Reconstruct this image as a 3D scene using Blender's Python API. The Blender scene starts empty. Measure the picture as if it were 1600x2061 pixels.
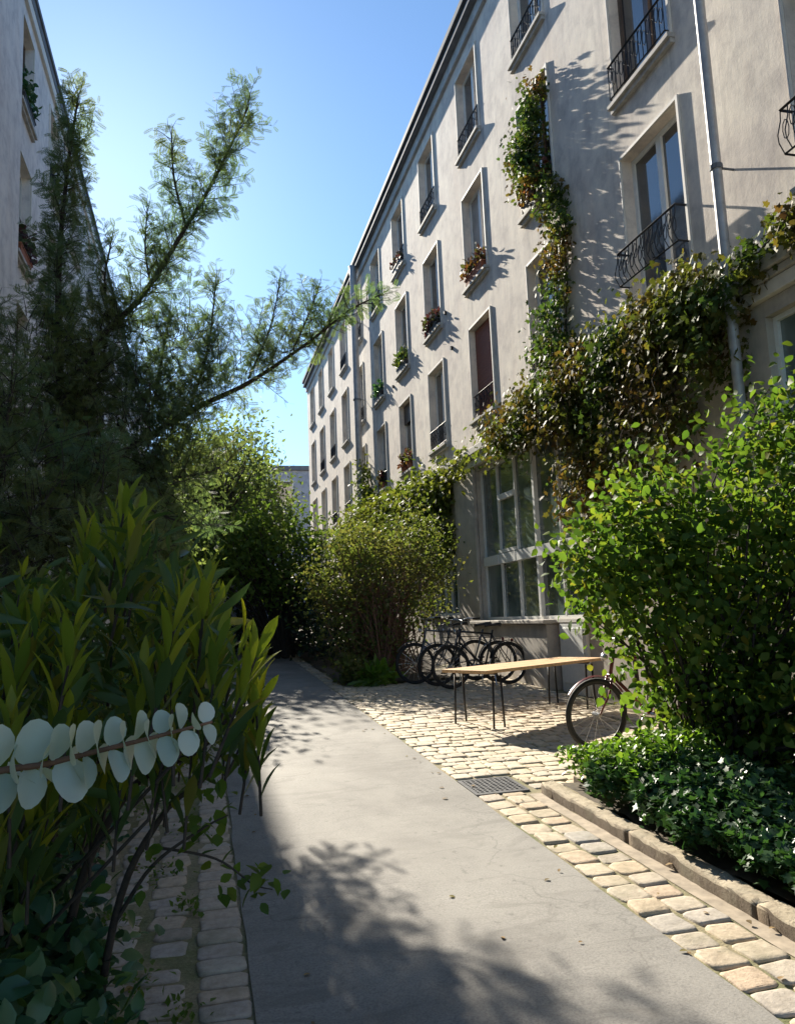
import bpy, math, random
import numpy as np
from mathutils import Vector, Matrix

S = bpy.context.scene
COL = S.collection
random.seed(11)
RG = np.random.default_rng(11)
rad = math.radians

SUN_EL, SUN_AZ = rad(30.0), rad(-8.6)      # azimuth from +Y, negative = towards -X


def g(y):                                    # the court rises gently away from the camera
    return 0.04 * min(max(y, -8.0), 46.0)


# ------------------------------------------------------------------ materials
def newmat(name):
    m = bpy.data.materials.new(name)
    m.use_nodes = True
    nt = m.node_tree
    return m, nt, nt.nodes['Principled BSDF'], nt.nodes['Material Output']


def nd(nt, typ, **kw):
    n = nt.nodes.new(typ)
    for k, v in kw.items():
        if k in n.inputs:
            n.inputs[k].default_value = v
        else:
            setattr(n, k, v)
    return n


def ramp(nt, fac, stops, interp='LINEAR'):
    r = nt.nodes.new('ShaderNodeValToRGB')
    r.color_ramp.interpolation = interp
    el = r.color_ramp.elements
    while len(el) > 1:
        el.remove(el[-1])
    el[0].position = stops[0][0]
    el[0].color = (*stops[0][1], 1)
    for p, c in stops[1:]:
        e = el.new(p)
        e.color = (*c, 1)
    nt.links.new(fac, r.inputs['Fac'])
    return r.outputs['Color']


def mix(nt, a, b, fac, mode='MIX'):
    m = nt.nodes.new('ShaderNodeMix')
    m.data_type = 'RGBA'
    m.blend_type = mode
    for s, v in ((m.inputs[6], a), (m.inputs[7], b)):
        if isinstance(v, tuple):
            s.default_value = (*v, 1)
        else:
            nt.links.new(v, s)
    if isinstance(fac, (int, float)):
        m.inputs[0].default_value = fac
    else:
        nt.links.new(fac, m.inputs[0])
    return m.outputs[2]


def coords(nt, scale=(1, 1, 1)):
    t = nt.nodes.new('ShaderNodeNewGeometry')
    mp = nt.nodes.new('ShaderNodeMapping')
    mp.inputs['Scale'].default_value = scale
    nt.links.new(t.outputs['Position'], mp.inputs['Vector'])
    return mp.outputs['Vector']


def noise(nt, vec, scale, detail=5, rough=0.6, dist=0.0):
    n = nd(nt, 'ShaderNodeTexNoise', Scale=scale, Detail=detail, Roughness=rough, Distortion=dist)
    nt.links.new(vec, n.inputs['Vector'])
    return n.outputs['Fac']


def bump(nt, bsdf, h, strength=0.3, dist=0.02):
    b = nd(nt, 'ShaderNodeBump', Strength=strength, Distance=dist)
    nt.links.new(h, b.inputs['Height'])
    nt.links.new(b.outputs['Normal'], bsdf.inputs['Normal'])


def plain(name, col, rough=0.6, metal=0.0, var=0.12, scale=14.0):
    m, nt, b, o = newmat(name)
    v = coords(nt)
    f = noise(nt, v, scale, 4)
    d = tuple(max(0, c * (1 - var)) for c in col)
    u = tuple(min(1, c * (1 + var)) for c in col)
    nt.links.new(ramp(nt, f, [(0.3, d), (0.7, u)]), b.inputs['Base Color'])
    b.inputs['Roughness'].default_value = rough
    b.inputs['Metallic'].default_value = metal
    return m


def stucco(name, c_lo, c_hi, c_stain, sills=False):
    m, nt, b, o = newmat(name)
    big = noise(nt, coords(nt), 0.55, 5, 0.62, 0.4)
    base = ramp(nt, big, [(0.33, c_lo), (0.5, tuple((a + q) / 2 for a, q in zip(c_lo, c_hi))), (0.66, c_hi)])
    streak = noise(nt, coords(nt, (5.5, 5.5, 0.28)), 1.0, 6, 0.65)
    st = ramp(nt, streak, [(0.44, (1, 1, 1)), (0.8, (0.35, 0.35, 0.35))])
    base = mix(nt, c_stain, base, st)
    blot = noise(nt, coords(nt), 3.2, 6, 0.7)
    bl = ramp(nt, blot, [(0.36, (0.66, 0.65, 0.67)), (0.53, (0.98, 0.97, 0.96)), (0.68, (1.12, 1.10, 1.05))])
    base = mix(nt, base, bl, 0.7, 'MULTIPLY')
    rust = noise(nt, coords(nt, (1.3, 1.3, 0.5)), 0.8, 4, 0.6, 0.8)
    rf = ramp(nt, rust, [(0.55, (0, 0, 0)), (0.75, (0.4, 0.4, 0.4))])
    base = mix(nt, base, (0.60, 0.47, 0.39), rf)
    # rain dirt on the wall in thin runs
    run = noise(nt, coords(nt, (13, 13, 0.12)), 1.0, 3, 0.5)
    rn = ramp(nt, run, [(0.62, (0, 0, 0)), (0.76, (0.28, 0.28, 0.28))])
    base = mix(nt, base, (0.36, 0.34, 0.32), rn)
    if sills:
        # rain streaks washed down from the ends of the window sills
        ge = nt.nodes.new('ShaderNodeNewGeometry')
        sp = nt.nodes.new('ShaderNodeSeparateXYZ')
        nt.links.new(ge.outputs['Position'], sp.inputs[0])

        def wrap(sock, off, per):
            a = nd(nt, 'ShaderNodeMath', operation='ADD'); nt.links.new(sock, a.inputs[0]); a.inputs[1].default_value = off
            d = nd(nt, 'ShaderNodeMath', operation='DIVIDE'); nt.links.new(a.outputs[0], d.inputs[0]); d.inputs[1].default_value = per
            f_ = nd(nt, 'ShaderNodeMath', operation='FRACT'); nt.links.new(d.outputs[0], f_.inputs[0])
            return f_.outputs[0]
        u = wrap(sp.outputs['Y'], -4.1, 2.846)
        v_ = wrap(sp.outputs['Z'], -5.2, 2.73)
        uu = ramp(nt, u, [(0.0, (0.25,) * 3), (0.02, (1, 1, 1)), (0.09, (0.3,) * 3), (0.33, (0.3,) * 3), (0.42, (1, 1, 1)), (0.46, (0.2,) * 3), (0.5, (0, 0, 0))])
        vv = ramp(nt, v_, [(0.5, (0, 0, 0)), (0.8, (0.3,) * 3), (0.97, (0.9,) * 3), (0.99, (0.9,) * 3)])
        sn = noise(nt, coords(nt, (9, 9, 0.35)), 1.0, 5, 0.65)
        ss = ramp(nt, sn, [(0.38, (0, 0, 0)), (0.65, (0.85,) * 3)])
        msk = mix(nt, mix(nt, uu, vv, 1.0, 'MULTIPLY'), ss, 1.0, 'MULTIPLY')
        base = mix(nt, base, (0.27, 0.245, 0.225), msk)
    nt.links.new(base, b.inputs['Base Color'])
    b.inputs['Roughness'].default_value = 0.92
    fine = noise(nt, coords(nt), 42, 6, 0.7)
    mid = noise(nt, coords(nt, (1, 1, 0.5)), 6, 4, 0.6)
    a = nt.nodes.new('ShaderNodeMath')
    a.operation = 'MULTIPLY_ADD'
    nt.links.new(mid, a.inputs[0])
    a.inputs[1].default_value = 1.6
    nt.links.new(fine, a.inputs[2])
    bump(nt, b, a.outputs[0], 0.2, 0.010)
    return m


def leafmat(name, cols, trans=0.42, rough=0.42, spec=0.5, patch=None, tscale=1.35):
    """cols: list of colours chosen at random per leaf; patch: (noise scale, [(pos, colour)], strength) hue drifting over the plant"""
    m, nt, b, o = newmat(name)
    geo = nt.nodes.new('ShaderNodeNewGeometry')
    n = len(cols)
    c = ramp(nt, geo.outputs['Random Per Island'], [(i / max(1, n - 1), k) for i, k in enumerate(cols)])
    if patch:
        f = noise(nt, coords(nt), patch[0], 3, 0.6)
        pc = ramp(nt, f, patch[1])
        hs = nt.nodes.new('ShaderNodeMath')
        hs.operation = 'MULTIPLY'
        nt.links.new(geo.outputs['Random Per Island'], hs.inputs[0])
        hs.inputs[1].default_value = 7.31
        fr = nt.nodes.new('ShaderNodeMath')
        fr.operation = 'FRACT'
        nt.links.new(hs.outputs[0], fr.inputs[0])
        ff = ramp(nt, fr.outputs[0], [(0.0, (patch[2],) * 3), (1.0, (min(1, patch[2] * 0.35),) * 3)])
        c = mix(nt, c, pc, ff)
    nt.links.new(c, b.inputs['Base Color'])
    b.inputs['Roughness'].default_value = rough
    b.inputs['Specular IOR Level'].default_value = spec
    t = nt.nodes.new('ShaderNodeBsdfTranslucent')
    tc = mix(nt, c, (tscale * 1.05, tscale * 1.1, tscale * 0.5), 1.0, 'MULTIPLY')
    nt.links.new(tc, t.inputs['Color'])
    ms = nt.nodes.new('ShaderNodeMixShader')
    ms.inputs[0].default_value = trans
    nt.links.new(b.outputs[0], ms.inputs[1])
    nt.links.new(t.outputs[0], ms.inputs[2])
    nt.links.new(ms.outputs[0], o.inputs['Surface'])
    return m


def stonemat(name, cols, rough=0.8):
    m, nt, b, o = newmat(name)
    geo = nt.nodes.new('ShaderNodeNewGeometry')
    n = len(cols)
    c = ramp(nt, geo.outputs['Random Per Island'], [(i / (n - 1), k) for i, k in enumerate(cols)])
    f = noise(nt, coords(nt), 22, 6, 0.7)
    v = ramp(nt, f, [(0.3, (0.62, 0.6, 0.56)), (0.55, (1, 1, 1)), (0.8, (1.18, 1.16, 1.1))])
    c = mix(nt, c, v, 0.8, 'MULTIPLY')
    f2 = noise(nt, coords(nt), 3.0, 4, 0.6)
    ms = ramp(nt, f2, [(0.55, (0, 0, 0)), (0.72, (0.5, 0.5, 0.5))])
    c = mix(nt, c, (0.17, 0.16, 0.09), ms)
    nt.links.new(c, b.inputs['Base Color'])
    b.inputs['Roughness'].default_value = rough
    bump(nt, b, f, 0.6, 0.012)
    return m


M = {}
M['wall'] = stucco('weathered_stucco', (0.64, 0.57, 0.51), (0.80, 0.735, 0.635), (0.53, 0.485, 0.455), True)
M['wall_dim'] = stucco('grey_stucco', (0.66, 0.63, 0.615), (0.78, 0.75, 0.73), (0.58, 0.56, 0.555))
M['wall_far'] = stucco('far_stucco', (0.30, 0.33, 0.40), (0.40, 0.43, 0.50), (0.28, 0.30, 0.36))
M['concrete'] = stucco('pillar_render', (0.44, 0.40, 0.35), (0.56, 0.52, 0.46), (0.34, 0.31, 0.28))
M['casing'] = plain('casing_stone', (0.64, 0.61, 0.56), 0.7, var=0.08, scale=9)
M['sill'] = plain('sill_stone', (0.42, 0.40, 0.37), 0.8, var=0.25, scale=9)
M['zinc'] = plain('zinc_sheet', (0.15, 0.16, 0.18), 0.75, 0.0, var=0.2, scale=5)
M['fascia'] = plain('grey_fascia', (0.40, 0.39, 0.38), 0.85, var=0.2, scale=3)
M['zinc'].node_tree.nodes['Principled BSDF'].inputs['Specular IOR Level'].default_value = 0.08
M['pipe'] = plain('galvanised_pipe', (0.36, 0.36, 0.365), 0.55, 0.35, var=0.2, scale=7)
M['iron'] = plain('black_iron', (0.025, 0.025, 0.028), 0.5, 0.3, var=0.3)
M['white_paint'] = plain('white_frame_paint', (0.70, 0.71, 0.69), 0.45, var=0.06)
M['wood_paint'] = plain('brown_frame_paint', (0.11, 0.075, 0.055), 0.5, var=0.2)
M['blind'] = plain('rust_red_blind', (0.27, 0.105, 0.07), 0.75, var=0.15, scale=30)
M['curtain'] = plain('pale_curtain', (0.52, 0.51, 0.48), 0.9, var=0.12, scale=11)
M['terracotta'] = plain('terracotta', (0.33, 0.12, 0.065), 0.8, var=0.2)
M['darkpot'] = plain('dark_planter', (0.05, 0.045, 0.045), 0.6, var=0.2)
M['bark'] = plain('brown_bark', (0.042, 0.031, 0.024), 0.9, var=0.4, scale=40)
M['bark_red'] = plain('reddish_canes', (0.17, 0.085, 0.05), 0.8, var=0.35, scale=30)
M['rubber'] = plain('tyre_rubber', (0.018, 0.018, 0.019), 0.75, var=0.2)
M['steel'] = plain('bare_steel', (0.55, 0.55, 0.56), 0.3, 0.95, var=0.1)
M['bikepaint'] = plain('black_bike_paint', (0.02, 0.021, 0.024), 0.3, 0.1, var=0.2)
M['bikepaint_grey'] = plain('grey_bike_paint', (0.12, 0.125, 0.14), 0.35, 0.3, var=0.2)
M['bikepaint_red'] = plain('dark_red_bike_paint', (0.12, 0.02, 0.02), 0.35, 0.1, var=0.2)
M['saddle'] = plain('saddle_vinyl', (0.022, 0.02, 0.02), 0.55, var=0.2)
M['reflector'] = plain('red_reflector', (0.45, 0.03, 0.02), 0.3, var=0.1)
M['tablesteel'] = plain('black_table_steel', (0.022, 0.022, 0.024), 0.5, 0.4, var=0.2)


def glassmat(name, col, rough=0.06):
    m, nt, b, o = newmat(name)
    f = noise(nt, coords(nt), 0.9, 3)
    nt.links.new(ramp(nt, f, [(0.35, tuple(c * 0.55 for c in col)), (0.65, tuple(c * 1.5 for c in col))]), b.inputs['Base Color'])
    b.inputs['Roughness'].default_value = rough
    b.inputs['Specular IOR Level'].default_value = 0.5
    b.inputs['IOR'].default_value = 2.1
    f2 = noise(nt, coords(nt), 2.2, 2)
    bump(nt, b, f2, 0.05, 0.02)
    return m


M['pane'] = glassmat('window_glass', (0.045, 0.05, 0.055))
M['pane_curtain'] = glassmat('curtained_glass', (0.26, 0.26, 0.25), 0.09)
M['pane_studio'] = glassmat('studio_glass', (0.085, 0.115, 0.11), 0.08)

# wood of the table top: boards
m, nt, b, o = newmat('pale_table_wood')
v = coords(nt, (1, 1, 1))
w = noise(nt, coords(nt, (3, 45, 45)), 1.0, 4)
nt.links.new(ramp(nt, w, [(0.3, (0.46, 0.27, 0.13)), (0.55, (0.62, 0.40, 0.21)), (0.75, (0.70, 0.49, 0.29))]), b.inputs['Base Color'])
b.inputs['Roughness'].default_value = 0.55
M['tablewood'] = m

# path surface
m, nt, b, o = newmat('worn_asphalt')
fine = noise(nt, coords(nt), 95, 4, 0.75)
patch = noise(nt, coords(nt), 0.8, 6, 0.65, 0.5)
c = ramp(nt, patch, [(0.3, (0.14, 0.13, 0.117)), (0.5, (0.21, 0.198, 0.18)), (0.68, (0.265, 0.25, 0.226))])
sp = ramp(nt, fine, [(0.34, (0.66, 0.65, 0.64)), (0.5, (1, 1, 1)), (0.68, (1.26, 1.25, 1.22))])
c = mix(nt, c, sp, 0.85, 'MULTIPLY')
wear = noise(nt, coords(nt, (1.0, 3.2, 1)), 1.7, 6, 0.7, 1.2)
wf = ramp(nt, wear, [(0.52, (0, 0, 0)), (0.62, (0.5, 0.5, 0.5)), (0.8, (0, 0, 0))])
c = mix(nt, c, (0.13, 0.12, 0.105), wf)
wear2 = noise(nt, coords(nt, (1.0, 0.6, 1)), 1.1, 5, 0.6, 0.5)
c = mix(nt, c, (0.28, 0.262, 0.235), ramp(nt, wear2, [(0.52, (0, 0, 0)), (0.7, (0.55, 0.55, 0.55))]))
spots = noise(nt, coords(nt), 14, 3, 0.6)
c = mix(nt, c, (0.10, 0.095, 0.085), ramp(nt, spots, [(0.64, (0, 0, 0)), (0.70, (0.5, 0.5, 0.5))]))
vor = nd(nt, 'ShaderNodeTexVoronoi', Scale=0.9, feature='DISTANCE_TO_EDGE')
wv = nd(nt, 'ShaderNodeTexNoise', Scale=2.5, Detail=4)
vm = nt.nodes.new('ShaderNodeVectorMath'); vm.operation = 'MULTIPLY_ADD'
nt.links.new(coords(nt), wv.inputs['Vector'])
nt.links.new(wv.outputs['Color'], vm.inputs[0]); vm.inputs[1].default_value = (0.9, 0.9, 0.9)
nt.links.new(coords(nt), vm.inputs[2])
nt.links.new(vm.outputs[0], vor.inputs['Vector'])
ck = ramp(nt, vor.outputs['Distance'], [(0.0, (0.55, 0.55, 0.55)), (0.006, (0.2, 0.2, 0.2)), (0.012, (0, 0, 0))])
cm = noise(nt, coords(nt), 0.7, 2)
ckm = mix(nt, ck, (0, 0, 0), ramp(nt, cm, [(0.5, (1, 1, 1)), (0.58, (0, 0, 0))]))
c = mix(nt, c, (0.09, 0.085, 0.075), ckm)
nt.links.new(c, b.inputs['Base Color'])
b.inputs['Roughness'].default_value = 0.85
bump(nt, b, fine, 0.45, 0.006)
M['asphalt'] = m

# sandy, mossy joint filler / bare ground
m, nt, b, o = newmat('sandy_mossy_ground')
f = noise(nt, coords(nt), 1.6, 6, 0.7)
c = ramp(nt, f, [(0.38, (0.30, 0.24, 0.155)), (0.5, (0.24, 0.205, 0.115)), (0.64, (0.125, 0.135, 0.05))])
f2 = noise(nt, coords(nt), 60, 4, 0.7)
c = mix(nt, c, ramp(nt, f2, [(0.3, (0.6, 0.6, 0.6)), (0.7, (1.25, 1.25, 1.25))]), 0.8, 'MULTIPLY')
nt.links.new(c, b.inputs['Base Color'])
b.inputs['Roughness'].default_value = 0.95
bump(nt, b, f2, 0.6, 0.012)
M['joint'] = m
M['soil'] = plain('dark_garden_soil', (0.085, 0.066, 0.046), 0.95, var=0.45, scale=18)
M['gutter'] = plain('stone_gutter', (0.33, 0.27, 0.2), 0.85, var=0.3, scale=12)
M['cob'] = stonemat('warm_cobbles', [(0.34, 0.27, 0.18), (0.36, 0.33, 0.29), (0.50, 0.37, 0.25), (0.47, 0.39, 0.28), (0.38, 0.33, 0.27), (0.53, 0.44, 0.31), (0.42, 0.35, 0.26), (0.50, 0.39, 0.26)])
M['cob_pale'] = stonemat('pale_cobbles', [(0.46, 0.38, 0.27), (0.56, 0.48, 0.36), (0.43, 0.375, 0.30), (0.60, 0.50, 0.36), (0.50, 0.42, 0.32), (0.57, 0.45, 0.30)])
M['cob_brown'] = stonemat('brown_grey_cobbles', [(0.32, 0.26, 0.21), (0.44, 0.36, 0.29), (0.38, 0.33, 0.29), (0.47, 0.36, 0.26), (0.40, 0.35, 0.29)])

# kerb stone: pale on top, pitted, dark brown on the upright faces
m, nt, b, o = newmat('old_kerb_stone')
f = noise(nt, coords(nt), 9, 6, 0.75)
c = ramp(nt, f, [(0.3, (0.30, 0.24, 0.165)), (0.5, (0.44, 0.37, 0.265)), (0.7, (0.54, 0.46, 0.34))])
f2 = noise(nt, coords(nt), 26, 6, 0.8)
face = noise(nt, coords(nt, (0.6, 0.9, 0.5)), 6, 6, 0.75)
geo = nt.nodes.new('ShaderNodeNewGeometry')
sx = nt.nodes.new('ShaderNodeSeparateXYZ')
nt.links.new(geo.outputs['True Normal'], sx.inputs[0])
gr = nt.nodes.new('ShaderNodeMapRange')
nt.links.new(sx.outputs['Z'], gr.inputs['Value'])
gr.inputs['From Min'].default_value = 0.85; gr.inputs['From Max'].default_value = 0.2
# dark brown mixed in where the surface normal turns away from vertical
face_brown = mix(nt, (0, 0, 0), ramp(nt, face, [(0.30, (0.75, 0.75, 0.75)), (0.6, (1, 1, 1))]), gr.outputs[0])
c = mix(nt, c, (0.085, 0.058, 0.036), face_brown)
c = mix(nt, c, (0.12, 0.09, 0.06), ramp(nt, f2, [(0.53, (0, 0, 0)), (0.66, (0.75, 0.75, 0.75))]))
lich = noise(nt, coords(nt), 4.5, 5, 0.7)
c = mix(nt, c, (0.17, 0.15, 0.10), ramp(nt, lich, [(0.52, (0, 0, 0)), (0.66, (0.6, 0.6, 0.6))]))
nt.links.new(c, b.inputs['Base Color'])
b.inputs['Roughness'].default_value = 0.9
bump(nt, b, f2, 0.7, 0.02)
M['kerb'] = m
M['grate'] = plain('cast_iron_grate', (0.13, 0.13, 0.135), 0.5, 0.6, var=0.25)
M['void'] = plain('drain_pit', (0.012, 0.012, 0.012), 0.95, var=0.1)

M['lf_acacia'] = leafmat('acacia_fronds', [(0.065, 0.115, 0.075), (0.10, 0.155, 0.10), (0.14, 0.19, 0.10), (0.09, 0.145, 0.10), (0.12, 0.175, 0.085)], 0.5, 0.6, 0.3,
                         patch=(0.6, [(0.4, (0.09, 0.15, 0.10)), (0.6, (0.21, 0.20, 0.065))], 0.6))
M['lf_laurel'] = leafmat('laurel_leaves', [(0.08, 0.13, 0.022), (0.14, 0.19, 0.024), (0.24, 0.27, 0.026), (0.10, 0.15, 0.026), (0.31, 0.31, 0.03), (0.13, 0.18, 0.024), (0.20, 0.24, 0.026)], 0.52, 0.42, 0.3)
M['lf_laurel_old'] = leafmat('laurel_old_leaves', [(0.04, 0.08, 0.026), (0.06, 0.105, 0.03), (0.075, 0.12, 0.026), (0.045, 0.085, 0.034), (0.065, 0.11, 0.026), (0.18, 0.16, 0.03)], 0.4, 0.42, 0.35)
M['lf_gloss'] = leafmat('dark_glossy_leaves', [(0.03, 0.075, 0.046), (0.042, 0.105, 0.06), (0.055, 0.125, 0.062), (0.032, 0.085, 0.048), (0.09, 0.16, 0.04), (0.045, 0.11, 0.055)], 0.3, 0.35, 0.4)
M['lf_euc'] = leafmat('silver_eucalyptus_leaves', [(0.44, 0.51, 0.49), (0.56, 0.60, 0.59), (0.49, 0.55, 0.52), (0.36, 0.45, 0.45), (0.60, 0.63, 0.58)], 0.3, 0.55, tscale=1.1)
M['lf_bush'] = leafmat('bright_bush_leaves', [(0.045, 0.09, 0.02), (0.07, 0.13, 0.024), (0.11, 0.175, 0.028), (0.055, 0.11, 0.024), (0.15, 0.20, 0.03), (0.06, 0.12, 0.022), (0.20, 0.19, 0.035)], 0.5, 0.55, 0.2)
M['lf_ivy'] = leafmat('ivy_leaves', [(0.02, 0.055, 0.022), (0.03, 0.08, 0.03), (0.045, 0.10, 0.032), (0.026, 0.068, 0.028)], 0.3, 0.42, 0.35)
M['lf_fresh'] = leafmat('fresh_groundcover_leaves', [(0.09, 0.18, 0.025), (0.14, 0.24, 0.03), (0.07, 0.15, 0.025), (0.18, 0.26, 0.04)], 0.45, 0.4)
M['lf_creeper'] = leafmat('creeper_leaves', [(0.05, 0.085, 0.022), (0.08, 0.12, 0.026), (0.04, 0.075, 0.024), (0.12, 0.14, 0.03)], 0.4, 0.6, 0.2,
                          patch=(1.5, [(0.45, (0.05, 0.095, 0.03)), (0.53, (0.12, 0.115, 0.03)), (0.58, (0.18, 0.075, 0.03)), (0.66, (0.17, 0.045, 0.03))], 0.85))
M['lf_hang'] = leafmat('hanging_creeper_leaves', [(0.04, 0.075, 0.02), (0.075, 0.115, 0.026), (0.10, 0.13, 0.03), (0.03, 0.06, 0.02)], 0.4, 0.6, 0.2,
                       patch=(0.9, [(0.40, (0.05, 0.09, 0.025)), (0.48, (0.14, 0.13, 0.03)), (0.55, (0.15, 0.075, 0.028)), (0.63, (0.11, 0.04, 0.025))], 0.82))
M['lf_wallivy'] = leafmat('wall_climber_leaves', [(0.06, 0.095, 0.022), (0.10, 0.135, 0.028), (0.16, 0.175, 0.035), (0.045, 0.08, 0.024)], 0.42, 0.6, 0.2,
                          patch=(0.8, [(0.42, (0.07, 0.11, 0.028)), (0.6, (0.20, 0.19, 0.045))], 0.6))
M['lf_nand'] = leafmat('fine_shrub_leaves', [(0.08, 0.115, 0.036), (0.125, 0.16, 0.045), (0.165, 0.185, 0.06), (0.06, 0.09, 0.034), (0.20, 0.175, 0.075)], 0.45, 0.6, 0.2,
                       patch=(1.2, [(0.45, (0.08, 0.115, 0.03)), (0.62, (0.17, 0.12, 0.065))], 0.5))
M['lf_back'] = leafmat('tree_leaves', [(0.07, 0.125, 0.03), (0.12, 0.18, 0.04), (0.09, 0.15, 0.032), (0.16, 0.21, 0.05)], 0.5, 0.6, 0.2, tscale=1.25)
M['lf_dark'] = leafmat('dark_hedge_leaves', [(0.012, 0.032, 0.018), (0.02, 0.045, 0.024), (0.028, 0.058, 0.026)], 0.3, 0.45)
M['lf_grey'] = leafmat('grey_green_tree_leaves', [(0.09, 0.13, 0.06), (0.14, 0.18, 0.08), (0.11, 0.15, 0.075), (0.18, 0.21, 0.10)], 0.52, 0.6, 0.2)
M['lf_rust'] = leafmat('rusty_flowers', [(0.16, 0.05, 0.03), (0.09, 0.03, 0.035), (0.07, 0.09, 0.03), (0.20, 0.07, 0.03)], 0.3, 0.6)
M['lf_burg'] = leafmat('burgundy_flowers', [(0.10, 0.025, 0.045), (0.06, 0.03, 0.035), (0.05, 0.07, 0.03)], 0.3, 0.6)
M['lf_pot'] = leafmat('pot_plant_leaves', [(0.04, 0.08, 0.025), (0.07, 0.11, 0.03), (0.11, 0.13, 0.03), (0.05, 0.06, 0.03)], 0.35, 0.5)
M['lf_fallen'] = leafmat('fallen_leaf_browns', [(0.20, 0.13, 0.06), (0.30, 0.20, 0.09), (0.12, 0.08, 0.045), (0.22, 0.19, 0.06)], 0.15, 0.8, 0.2)
M['lf_dry'] = leafmat('dry_twigs', [(0.20, 0.15, 0.10), (0.28, 0.20, 0.14), (0.14, 0.10, 0.07)], 0.2, 0.8)


# ------------------------------------------------------------------ objects
def tag(o, label=None, cat=None, group=None, kind=None):
    if label: o['label'] = label
    if cat: o['category'] = cat
    if group: o['group'] = group
    if kind: o['kind'] = kind
    return o


def empty(name, loc=(0, 0, 0), rz=0.0, label=None, cat=None, group=None):
    o = bpy.data.objects.new(name, None)
    o.location = loc
    o.rotation_euler = (0, 0, rz)
    o.empty_display_size = 0.2
    COL.objects.link(o)
    return tag(o, label, cat, group)


def link_mesh(name, me, mat, parent=None, smooth=False):
    me.materials.append(mat)
    if smooth:
        me.polygons.foreach_set('use_smooth', [True] * len(me.polygons))
    o = bpy.data.objects.new(name, me)
    COL.objects.link(o)
    if parent is not None:
        o.parent = parent
        # geometry is written in world coordinates unless the parent says otherwise
        if not parent.get('_local'):
            o.matrix_parent_inverse = parent_world(parent).inverted()
    return o


def parent_world(o):
    m = Matrix.LocRotScale(o.location, o.rotation_euler, o.scale)
    if o.parent:
        return parent_world(o.parent) @ o.matrix_parent_inverse @ m
    return m


def np_mesh(name, V, faces_by_size):
    """V (N,3); faces_by_size: list of (M,k) int arrays"""
    me = bpy.data.meshes.new(name)
    me.vertices.add(len(V))
    me.vertices.foreach_set('co', np.ascontiguousarray(V, dtype=np.float32).ravel())
    idx = np.concatenate([f.ravel() for f in faces_by_size]).astype(np.int32)
    tot = np.concatenate([np.full(len(f), f.shape[1], np.int32) for f in faces_by_size])
    start = np.concatenate([[0], np.cumsum(tot)[:-1]]).astype(np.int32)
    me.loops.add(len(idx))
    me.loops.foreach_set('vertex_index', idx)
    me.polygons.add(len(tot))
    me.polygons.foreach_set('loop_start', start)
    me.update(calc_edges=True)
    return me


class MB:
    def __init__(self):
        self.v = []
        self.f = []

    def add(self, vs, fs):
        n = len(self.v)
        self.v += [tuple(p) for p in vs]
        self.f += [tuple(i + n for i in q) for q in fs]
        return self

    def box(self, x0, x1, y0, y1, z0, z1):
        x0, x1 = min(x0, x1), max(x0, x1)
        y0, y1 = min(y0, y1), max(y0, y1)
        z0, z1 = min(z0, z1), max(z0, z1)
        return self.add([(x0, y0, z0), (x1, y0, z0), (x1, y1, z0), (x0, y1, z0), (x0, y0, z1), (x1, y0, z1), (x1, y1, z1), (x0, y1, z1)],
                        [(0, 3, 2, 1), (4, 5, 6, 7), (0, 1, 5, 4), (1, 2, 6, 5), (2, 3, 7, 6), (3, 0, 4, 7)])

    def tube(self, pts, r, n=6, cap=True, closed=False):
        P = [Vector(p) for p in pts]
        k = len(P)
        rs = r if isinstance(r, (list, tuple)) else [r] * k
        rings = []
        prev = None
        for i in range(k):
            if closed:
                t = P[(i + 1) % k] - P[i - 1]
            else:
                t = P[min(i + 1, k - 1)] - P[max(i - 1, 0)]
            if t.length < 1e-9:
                t = Vector((0, 0, 1))
            t.normalize()
            if prev is None:
                a = Vector((0, 0, 1)) if abs(t.z) < 0.9 else Vector((1, 0, 0))
                u = t.cross(a).normalized()
            else:
                u = (prev - t * prev.dot(t))
                u = u.normalized() if u.length > 1e-6 else t.orthogonal().normalized()
            prev = u
            w = t.cross(u)
            rings.append([P[i] + (u * math.cos(2 * math.pi * j / n) + w * math.sin(2 * math.pi * j / n)) * rs[i] for j in range(n)])
        vs = [p for q in rings for p in q]
        fs = []
        m = k if closed else k - 1
        for i in range(m):
            a, c = i * n, ((i + 1) % k) * n
            for j in range(n):
                fs.append((a + j, a + (j + 1) % n, c + (j + 1) % n, c + j))
        if cap and not closed:
            fs.append(tuple(range(n - 1, -1, -1)))
            fs.append(tuple(range((k - 1) * n, k * n)))
        return self.add(vs, fs)

    def xform(self, mat):
        self.v = [tuple(mat @ Vector(p)) for p in self.v]
        return self

    def build(self, name, mat, parent=None, smooth=False, bevel=0.0):
        me = bpy.data.meshes.new(name)
        me.from_pydata(self.v, [], self.f)
        me.update()
        o = link_mesh(name, me, mat, parent, smooth)
        if bevel:
            bm = o.modifiers.new('bevel', 'BEVEL')
            bm.width = bevel
            bm.segments = 2
            bm.limit_method = 'ANGLE'
        return o


def copy_tree(o, parent=None):
    c = o.copy()
    COL.objects.link(c)
    if parent is not None:
        c.parent = parent
        c.matrix_parent_inverse = o.matrix_parent_inverse.copy()
    for ch in list(o.children):
        copy_tree(ch, c)
    return c


def structure(o):
    o['kind'] = 'structure'
    return o


# ------------------------------------------------------------------ foliage
def tmpl(verts, tris):
    return np.array(verts, float), np.array(tris, int)


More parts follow.
